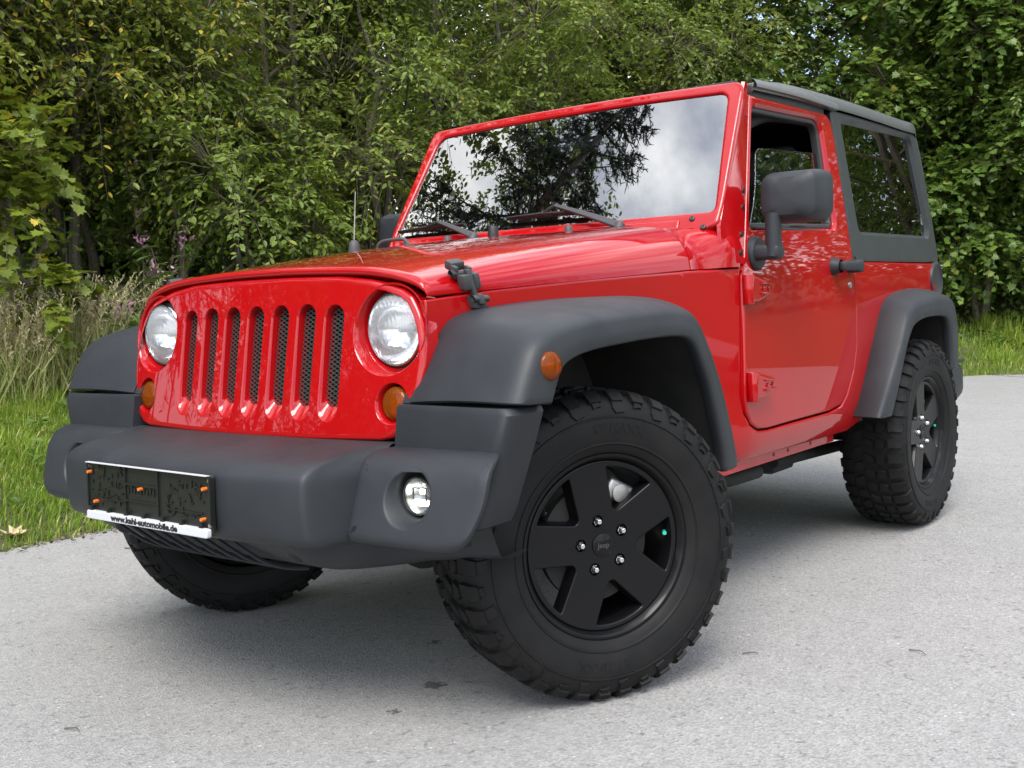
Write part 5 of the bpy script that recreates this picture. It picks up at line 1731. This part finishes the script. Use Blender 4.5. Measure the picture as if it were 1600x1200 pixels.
for k in range(7):
    bx2(-0.24 + k * 0.078, -0.056, 0.012, 0.012, 0.004, 0.014)
hold = mb.build('number_plate_holder', MT['plate'], car, sharp=30)
mb = MB()
bx2(0, 0.0655, pw - 0.004, 0.0022, 0.004, 0.015)
mb.build('top_rail', MT['white'], hold)
mb = MB()
panel(mb, rpoly([(-pw / 2 + .002, -0.0835), (pw / 2 - .002, -0.0835), (pw / 2 - .002, -0.0615), (-pw / 2 + .002, -0.0615)], 0.006, 0.05), [], lambda u, w: pl(u, w, 0.016), thick=0.012, r=0.0015, grid=0.2, d=(0, 1, 0))
strip = mb.build('name_strip', MT['white'], hold)
V, F = text_mesh('www.kahl-automobile.de', 0.0215, 0.0004, 0.0009)
V[:, 0] *= 0.286 / (V[:, 0].max() - V[:, 0].min())
V2 = np.array([pl(v[0] - 0.002, -0.0725 + v[1], 0.0166 + v[2]) for v in V])
mb = MB(); mb.add(V2, F)
mb.build('lettering', MT['letter'], strip)
for (u, w) in ((-0.245, 0.040), (-0.218, -0.036), (-0.017, 0.012), (0.244, 0.034), (0.235, -0.040)):
    mb = MB()
    mb.tube([pl(u, w, 0.002), pl(u, w, 0.017)], [0.0045, 0.0042], 10)
    mb.build('orange_peg', MT['orange'], hold)
for (u, w) in ((-0.257, 0.053), (0.255, 0.053), (0.254, -0.054)):
    mb = MB()
    mb.tube([pl(u, w, 0.002), pl(u, w, 0.007)], 0.005, 10)
    mb.build('screw_head', MT['chrome'], hold)

# ---- rear bumper, tailgate
mb = MB()
mb.box((0, 3.10, 0.565), (1.62, 0.26, 0.18), bev=0.05, seg=4)
for s in (-1, 1):
    mb.box((s * 0.77, 2.97, 0.565), (0.10, 0.32, 0.19), (0, 0, 0), bev=0.04, seg=3)
    mb.box((s * 0.79, 3.13, 0.662), (0.05, 0.14, 0.014), (0, 0, 0), bev=0.005)
mb.build('rear_bumper', PLA, car)
mb = MB()
mb.box((0, 2.955, 0.84), (1.40, 0.04, 0.56), bev=0.02)
mb.build('tailgate', RED, car)
mb = MB()
mb.box((0, 2.935, 1.44), (1.30, 0.02, 0.52), (-0.17, 0, 0), bev=0.01)
mb.build('rear_window', MT['tintglass'], car)

# ---- chassis and underbody
mb = MB()
for s in (-1, 1):
    mb.box((s * 0.42, 1.3, 0.47), (0.09, 3.6, 0.13), bev=0.01)
    mb.box((s * 0.64, 1.25, 0.545), (0.22, 1.5, 0.10))
mb.box((0, 1.4, 0.54), (1.3, 2.9, 0.03))
mb.box((0, 0.05, 0.60), (0.8, 0.9, 0.20))
mb.build('chassis', MT['dark'], car)
for y in (0.0, 2.424):
    mb = MB()
    mb.tube([(-0.70, y, 0.395), (0.70, y, 0.395)], 0.045, 14)
    mb.lathe([(-0.16, 0.0), (-0.14, 0.07), (-0.06, 0.125), (0.06, 0.125), (0.14, 0.07), (0.16, 0.0)], 20, (0.18 if y < 1 else 0.0, y, 0.385), 'y')
    mb.build('axle', MT['dark'], car)
    for s in (-1, 1):
        mb = MB()
        if y > 1: mb.tube([(s * 0.47, 1.75, 0.34), (s * 0.50, 2.40, 0.33)], 0.024, 10)
        else: mb.tube([(s * 0.47, 0.75, 0.42), (s * 0.50, 0.05, 0.36)], 0.026, 10)
        mb.build('control_arm', MT['dark'], car)
        mb = MB()
        if y > 1: mb.tube([(s * 0.55, 2.46, 0.36), (s * 0.42, 2.55, 0.70)], 0.03, 10)
        else: mb.tube([(s * 0.54, -0.02, 0.38), (s * 0.54, -0.02, 0.74)], 0.065, 14)
        mb.build('damper', MT['dark'], car)
mb = MB()
mb.tube([(-0.66, -0.16, 0.40), (0.60, -0.16, 0.38)], 0.017, 10)
mb.build('track_rod', MT['dark'], car)
mb = MB()
mb.box((0.05, 1.45, 0.40), (0.55, 0.60, 0.14), bev=0.04)
mb.box((0.40, 1.86, 0.345), (0.16, 0.22, 0.12), bev=0.035)
mb.box((0.0, 2.0, 0.45), (0.7, 0.5, 0.18), bev=0.04)
mb.build('transmission', MT['dark'], car)
mb = MB()
mb.tube([(0.42, 1.2, 0.36), (0.50, 1.3, 0.34), (0.52, 1.5, 0.345)], 0.028, 10)
mb.build('exhaust_pipe', MT['dark'], car)
mb = MB()
mb.tube([(-0.3, 2.86, 0.44), (0.45, 2.86, 0.44)], 0.09, 16)
mb.build('silencer', MT['dark'], car)

# ---- cabin
mb = MB()
mb.box((0, 1.45, 0.62), (1.44, 1.5, 0.03))
for s in (-1, 1):
    mb.box((s * 0.70, 1.40, 0.87), (0.03, 1.0, 0.52), bev=0.01)
    mb.box((s * 0.66, 2.45, 0.86), (0.12, 0.9, 0.55), bev=0.02)
mb.box((0, 2.44, 0.66), (1.3, 1.0, 0.06))
mb.box((0, 1.0, 1.02), (1.40, 0.26, 0.34), bev=0.05, seg=3)
mb.box((0, 0.95, 1.19), (1.38, 0.20, 0.05), bev=0.02)
mb.box((0.36, 1.03, 1.22), (0.36, 0.16, 0.06), bev=0.025)
mb.build('cabin_tub', MT['cabin'], car)
mb = MB()
mb.box((0, 2.0, 1.766), (1.24, 1.64, 0.02), bev=0.008)
mb.build('headliner', MT['cabin'], car)
for s in (-1, 1):
    mb = MB()
    x = s * 0.38
    mb.box((x, 1.55, 0.86), (0.50, 0.52, 0.16), (0.08, 0, 0), bev=0.05, seg=3)
    mb.box((x, 1.84, 1.17), (0.48, 0.14, 0.62), (-0.22, 0, 0), bev=0.06, seg=3, taper=(2, 0.8))
    st = mb.build('front_seat', MT['seat'], car)
    mb = MB()
    mb.box((x, 1.945, 1.545), (0.26, 0.10, 0.17), (-0.15, 0, 0), bev=0.04, seg=3)
    mb.tube([(x - 0.06, 1.93, 1.40), (x - 0.06, 1.945, 1.5)], 0.007, 6); mb.tube([(x + 0.06, 1.93, 1.40), (x + 0.06, 1.945, 1.5)], 0.007, 6)
    mb.build('headrest', MT['headliner'], st)
    mb = MB()
    mb.tube(catmull([(s * 0.60, 1.22, 1.62), (s * 0.60, 1.5, 1.70), (s * 0.60, 2.0, 1.71), (s * 0.61, 2.10, 1.66), (s * 0.64, 2.12, 1.1)], 24), 0.035, 10)
    mb.build('roll_bar', MT['cabin'], car)
    mb = MB()
    mb.tube([(s * 0.66, 2.45, 1.22), (s * 0.64, 2.62, 1.60)], [0.016, 0.016], 8)
    mb.build('seat_belt_stalk', MT['headliner'], car)
mb = MB()
a = np.linspace(0, 2 * np.pi, 33)
rotS = Matrix.Rotation(math.radians(-28), 3, 'X')
P = [np.array(rotS @ Vector((0.185 * math.cos(t), 0, 0.185 * math.sin(t)))) + np.array([0.38, 1.25, 1.20]) for t in a]
mb.tube(P, 0.015, 10, cap=False)
for t in (0.1, math.pi - 0.1, math.pi * 1.5):
    mb.tube([np.array([0.38, 1.24, 1.20]), np.array(rotS @ Vector((0.18 * math.cos(t), 0, 0.18 * math.sin(t)))) + np.array([0.38, 1.25, 1.20])], 0.014, 8)
mb.lathe([(-0.03, 0.0), (-0.03, 0.05), (0.02, 0.06)], 16, (0.38, 1.25, 1.20), 'y', rot=rotS)
mb.build('steering_wheel', MT['cabin'], car)
mb = MB()
mb.box((0, 1.10, 1.615), (0.235, 0.035, 0.062), (0.15, 0, 0), bev=0.02, seg=3)
mb.tube([(0, 1.09, 1.63), (0, 1.07, 1.70)], 0.009, 8)
mb.build('rear_view_mirror', MT['headliner'], car)

# ---- wheels
TR = 0.402
tp = np.array([(0.0, .3935), (0.05, .3930), (0.085, .391), (0.104, .3865), (0.118, .378), (0.1275, .363), (0.133, .345), (0.1355, .325), (0.134, .300), (0.129, .276), (0.121, .256), (0.112, .243), (0.106, .2425)])
def tyre_mesh():
    mb = MB()
    half = catmull(tp, 40)
    pr = np.concatenate([(half * [-1, 1])[::-1], half[1:]])
    mb.lathe([(x, r) for x, r in pr], 120, (0, 0, 0), 'x')
    for sx in (-1, 1):    # rim protector ridges
        for rr, xx, w in ((0.2685, 0.1265, 0.0026), (0.337, 0.1345, 0.0016)):
            mb.lathe([(sx * (xx - 0.002), rr - w * 2), (sx * (xx + 0.003), rr - w * 0.7), (sx * (xx + 0.003), rr + w * 0.7), (sx * (xx - 0.002), rr + w * 2)], 120, (0, 0, 0), 'x')
    # blocks on the profile: arc coordinate q
    seg = np.linalg.norm(np.diff(half, axis=0), axis=1); arc = np.concatenate([[0], np.cumsum(seg)])
    def surf(th, q, h):
        sgn = 1 if q >= 0 else -1
        aq = abs(q)
        x = np.interp(aq, arc, half[:, 0]); r = np.interp(aq, arc, half[:, 1])
        x2 = np.interp(aq + 0.004, arc, half[:, 0]); r2 = np.interp(aq + 0.004, arc, half[:, 1])
        x1 = np.interp(max(aq - 0.004, 0), arc, half[:, 0]); r1 = np.interp(max(aq - 0.004, 0), arc, half[:, 1])
        t = np.array([x2 - x1, r2 - r1]); t /= np.linalg.norm(t)
        n = np.array([-t[1], t[0]])
        if n[1] < 0 and aq < 0.12: n = -n
        if aq >= 0.12 and n[0] < 0: n = -n
        x += n[0] * h; r += n[1] * h
        return (sgn * x, r * math.cos(th), r * math.sin(th))
    def block(poly, h, tap=0.86):
        poly = np.array(poly)
        c = poly.mean(0)
        # subdivide long edges along q so wraps follow the profile
        top = c + (poly - c) * tap
        k = len(poly)
        V = [surf(p[0], p[1], -0.003) for p in poly] + [surf(p[0], p[1], h) for p in top]
        V.append(surf(c[0], c[1], h))
        F = [(i, (i + 1) % k, k + (i + 1) % k, k + i) for i in range(k)] + [(k + i, k + (i + 1) % k, 2 * k) for i in range(k)]
        mb.add(V, F)
    NL = 38
    dth = 2 * math.pi / NL
    q_sh0, q_sh1 = 0.071, 0.150
    for i in range(NL):
        t0 = i * dth
        for sg in (-1, 1):
            o = dth * 0.5 if sg < 0 else 0
            w = dth * 0.345
            e = 0.156 if i % 2 else 0.138
            sh = 0.014
            sk = 0.25 * dth * 0.3
            block([(t0 + o - w, sg * q_sh0), (t0 + o - w * 1.05, sg * 0.092), (t0 + o - w * 0.95, sg * 0.110), (t0 + o - w * 0.9, sg * 0.122), (t0 + o - w * .82, sg * 0.131),
                   (t0 + o + w * .82, sg * 0.131), (t0 + o + w * 0.9, sg * 0.122), (t0 + o + w * 0.95, sg * 0.110), (t0 + o + w * 0.8, sg * 0.092), (t0 + o + w * 1.1, sg * (q_sh0 + 0.006))], 0.0115, 0.90)
            # side biters
            ww = w * (0.80 if i % 2 else 0.55)
            block([(t0 + o - ww, sg * 0.127), (t0 + o - ww * 1.15, sg * 0.142), (t0 + o - ww * 1.4, sg * e), (t0 + o + ww * 0.4, sg * (e + 0.004)), (t0 + o + ww, sg * 0.145), (t0 + o + ww, sg * 0.127)], 0.0058, 0.84)
            # inner tread row
            block([(t0 + o - w * 0.95, sg * 0.030), (t0 + o - w * 0.4, sg * 0.064), (t0 + o + w * 0.65, sg * 0.066), (t0 + o + w * 1.25, sg * 0.050), (t0 + o + w * 0.9, sg * 0.026)], 0.0105, 0.88)
        block([(t0 - dth * 0.36, -0.019), (t0 + dth * 0.12, -0.021), (t0 + dth * 0.40, 0.019), (t0 - dth * 0.08, 0.021)], 0.0105, 0.88)
    # small raised dashes on the sidewall
    for sg in (-1, 1):
        for i in range(76):
            th = i * 2 * math.pi / 76
            q = sg * (0.166 + 0.003 * (i % 2))
            block([(th - 0.008, q - sg * 0.003), (th + 0.012, q - sg * 0.003), (th + 0.008, q + sg * 0.003), (th - 0.012, q + sg * 0.003)], 0.0018, 0.8)
    return mb
tyre_me = None
def wheel(loc, rz):
    global tyre_me, wheel_src
    if tyre_me is None:
        PH = math.radians(30)
        out = circ2(0, 0, 0.221, 110)
        holes = []
        hw = 0.050
        for k in range(5):
            b = PH + k * math.radians(72)
            pts = []
            ro = 0.209
            a0 = math.asin(hw * 1.05 / ro); a1 = math.radians(72) - a0
            for a in np.linspace(a0, a1, 9): pts.append((ro * math.cos(b + a), ro * math.sin(b + a)))
            am = math.radians(36); ra = hw / math.sin(am) * 1.12
            pts.append((ra * math.cos(b + am + 0.10), ra * math.sin(b + am + 0.10))); pts.append((ra * math.cos(b + am - 0.10), ra * math.sin(b + am - 0.10)))
            rad = [0.008] + [0.0] * 7 + [0.008, 0.008, 0.008]
            lp = rpoly(pts, rad, 0.015, 4)
            if area2(lp) < 0: lp = lp[::-1]
            holes.append([(lp, 0.0), (offs(lp, -0.0015), 0.0008), (offs(lp, -0.003), 0.003), (offs(lp, -0.007), 0.030), (offs(lp, -0.008), 0.042)])
            holes.append([(circ2(0.0655 * math.cos(b), 0.0655 * math.sin(b), 0.0165, 20), 0.0), (circ2(0.0655 * math.cos(b), 0.0655 * math.sin(b), 0.0158, 20), 0.001), (circ2(0.0655 * math.cos(b), 0.0655 * math.sin(b), 0.0145, 20), 0.012), (circ2(0.0655 * math.cos(b), 0.0655 * math.sin(b), 0.002, 20), 0.013)])
        def fw(u, v):
            r = math.hypot(u, v)
            return (0.098 - 0.012 * (1 - min(1, (r / 0.22))) ** 0.8 - 0.0, u, v)
        mb = MB()
        panel(mb, out, holes, fw, thick=0.03, r=0.004, grid=0.03, d=(-1, 0, 0))
        mb.lathe([(0.090, 0.2205), (0.0965, 0.2225), (0.100, 0.2260), (0.1085, 0.2295), (0.1115, 0.2335), (0.1115, 0.2395), (0.108, 0.2425), (0.100, 0.2425)], 110, (0, 0, 0), 'x')
        mb.lathe([(0.09, 0.2215), (0.07, 0.214), (0.0, 0.205), (-0.09, 0.208), (-0.10, 0.235)], 80, (0, 0, 0), 'x')
        w = mb.build('wheel', MT['rim'], car, sharp=35)
        mb = MB()
        mb.lathe([(0.0865, 0.031), (0.090, 0.0305), (0.092, 0.027), (0.0925, 0.0)], 32, (0, 0, 0), 'x')
        cp = mb.build('centre_cap', MT['rim'], w)
        V, F = text_mesh('Jeep', 0.020, 0.0003)
        mb2 = MB(); mb2.add([(0.0925 + v[2], v[0], v[1]) for v in V], F)
        mb2.build('cap_lettering', MT['latchgrey'], w)
        t = tyre_mesh().build('tyre', MT['rubber'], w, sharp=30)
        V, F = text_mesh('ST MAXX', 0.034, 0.0012, 0.0004)
        rr = 0.306
        for ph0 in (math.radians(84), math.radians(264)):
            W_ = []
            for v in V:
                th = ph0 - v[0] * 1.05 / rr
                r = rr + v[1]
                xx = np.interp(r, tp[::-1, 1], tp[::-1, 0])
                W_.append((xx + 0.0004 + v[2], r * math.cos(th), r * math.sin(th)))
            mb3 = MB(); mb3.add(W_, F)
            mb3.build('sidewall_lettering', MT['rubber'], w)
        for k in range(5):
            b = PH + k * math.radians(72)
            mb = MB()
            o = (0.078, 0.0655 * math.cos(b), 0.0655 * math.sin(b))
            mb.lathe([(0.0, 0.0115), (0.012, 0.0115), (0.0135, 0.010)], 6, o, 'x')
            mb.lathe([(0.010, 0.0095), (0.018, 0.009), (0.023, 0.006), (0.0245, 0.0)], 14, o, 'x')
            mb.lathe([(-0.002, 0.0135), (0.004, 0.0125)], 16, o, 'x')
            mb.build('wheel_nut', MT['chrome'], w)
        mb = MB()
        bv = math.radians(2)
        mb.tube([(0.065, 0.203 * math.cos(bv), 0.203 * math.sin(bv)), (0.085, 0.192 * math.cos(bv), 0.192 * math.sin(bv))], 0.0055, 10)
        mb.build('valve_cap', MT['green'], w)
        mb = MB()
        mb.lathe([(0.045, 0.07), (0.046, 0.155), (0.024, 0.155), (0.02, 0.05)], 48, (0, 0, 0), 'x')
        mb.lathe([(0.06, 0.0), (0.06, 0.07), (0.045, 0.075)], 32, (0, 0, 0), 'x')
        mb.build('brake_disc', MT['dark'], w)
        mb = MB()
        mb.box((0.03, 0.075, 0.125), (0.07, 0.09, 0.055), (math.radians(-30), 0, 0), bev=0.012, seg=3)
        mb.lathe([(0.03, 0.026), (0.07, 0.024), (0.074, 0.015), (0.074, 0)], 18, (0, 0.07, 0.125), 'x')
        mb.build('brake_caliper', MT['steel'], w)
        tyre_me = True; wheel_src = w
    else:
        w = wheel_src.copy(); COL.objects.link(w)
        for ch in [c for c in wheel_src.children]:
            c = ch.copy(); COL.objects.link(c); c.parent = w
    w.location = loc
    w.rotation_euler = (0, 0, rz)
    return w
ST = math.radians(26.4)
KX, OFF = 0.70, 0.065
wheel((KX + OFF * math.cos(ST), -OFF * math.sin(ST), TR), -ST)
wheel((-KX - OFF * math.cos(ST), OFF * math.sin(ST), TR), math.pi - ST)
wheel((KX + OFF, 2.424, TR), 0.0)
wheel((-KX - OFF, 2.424, TR), math.pi)
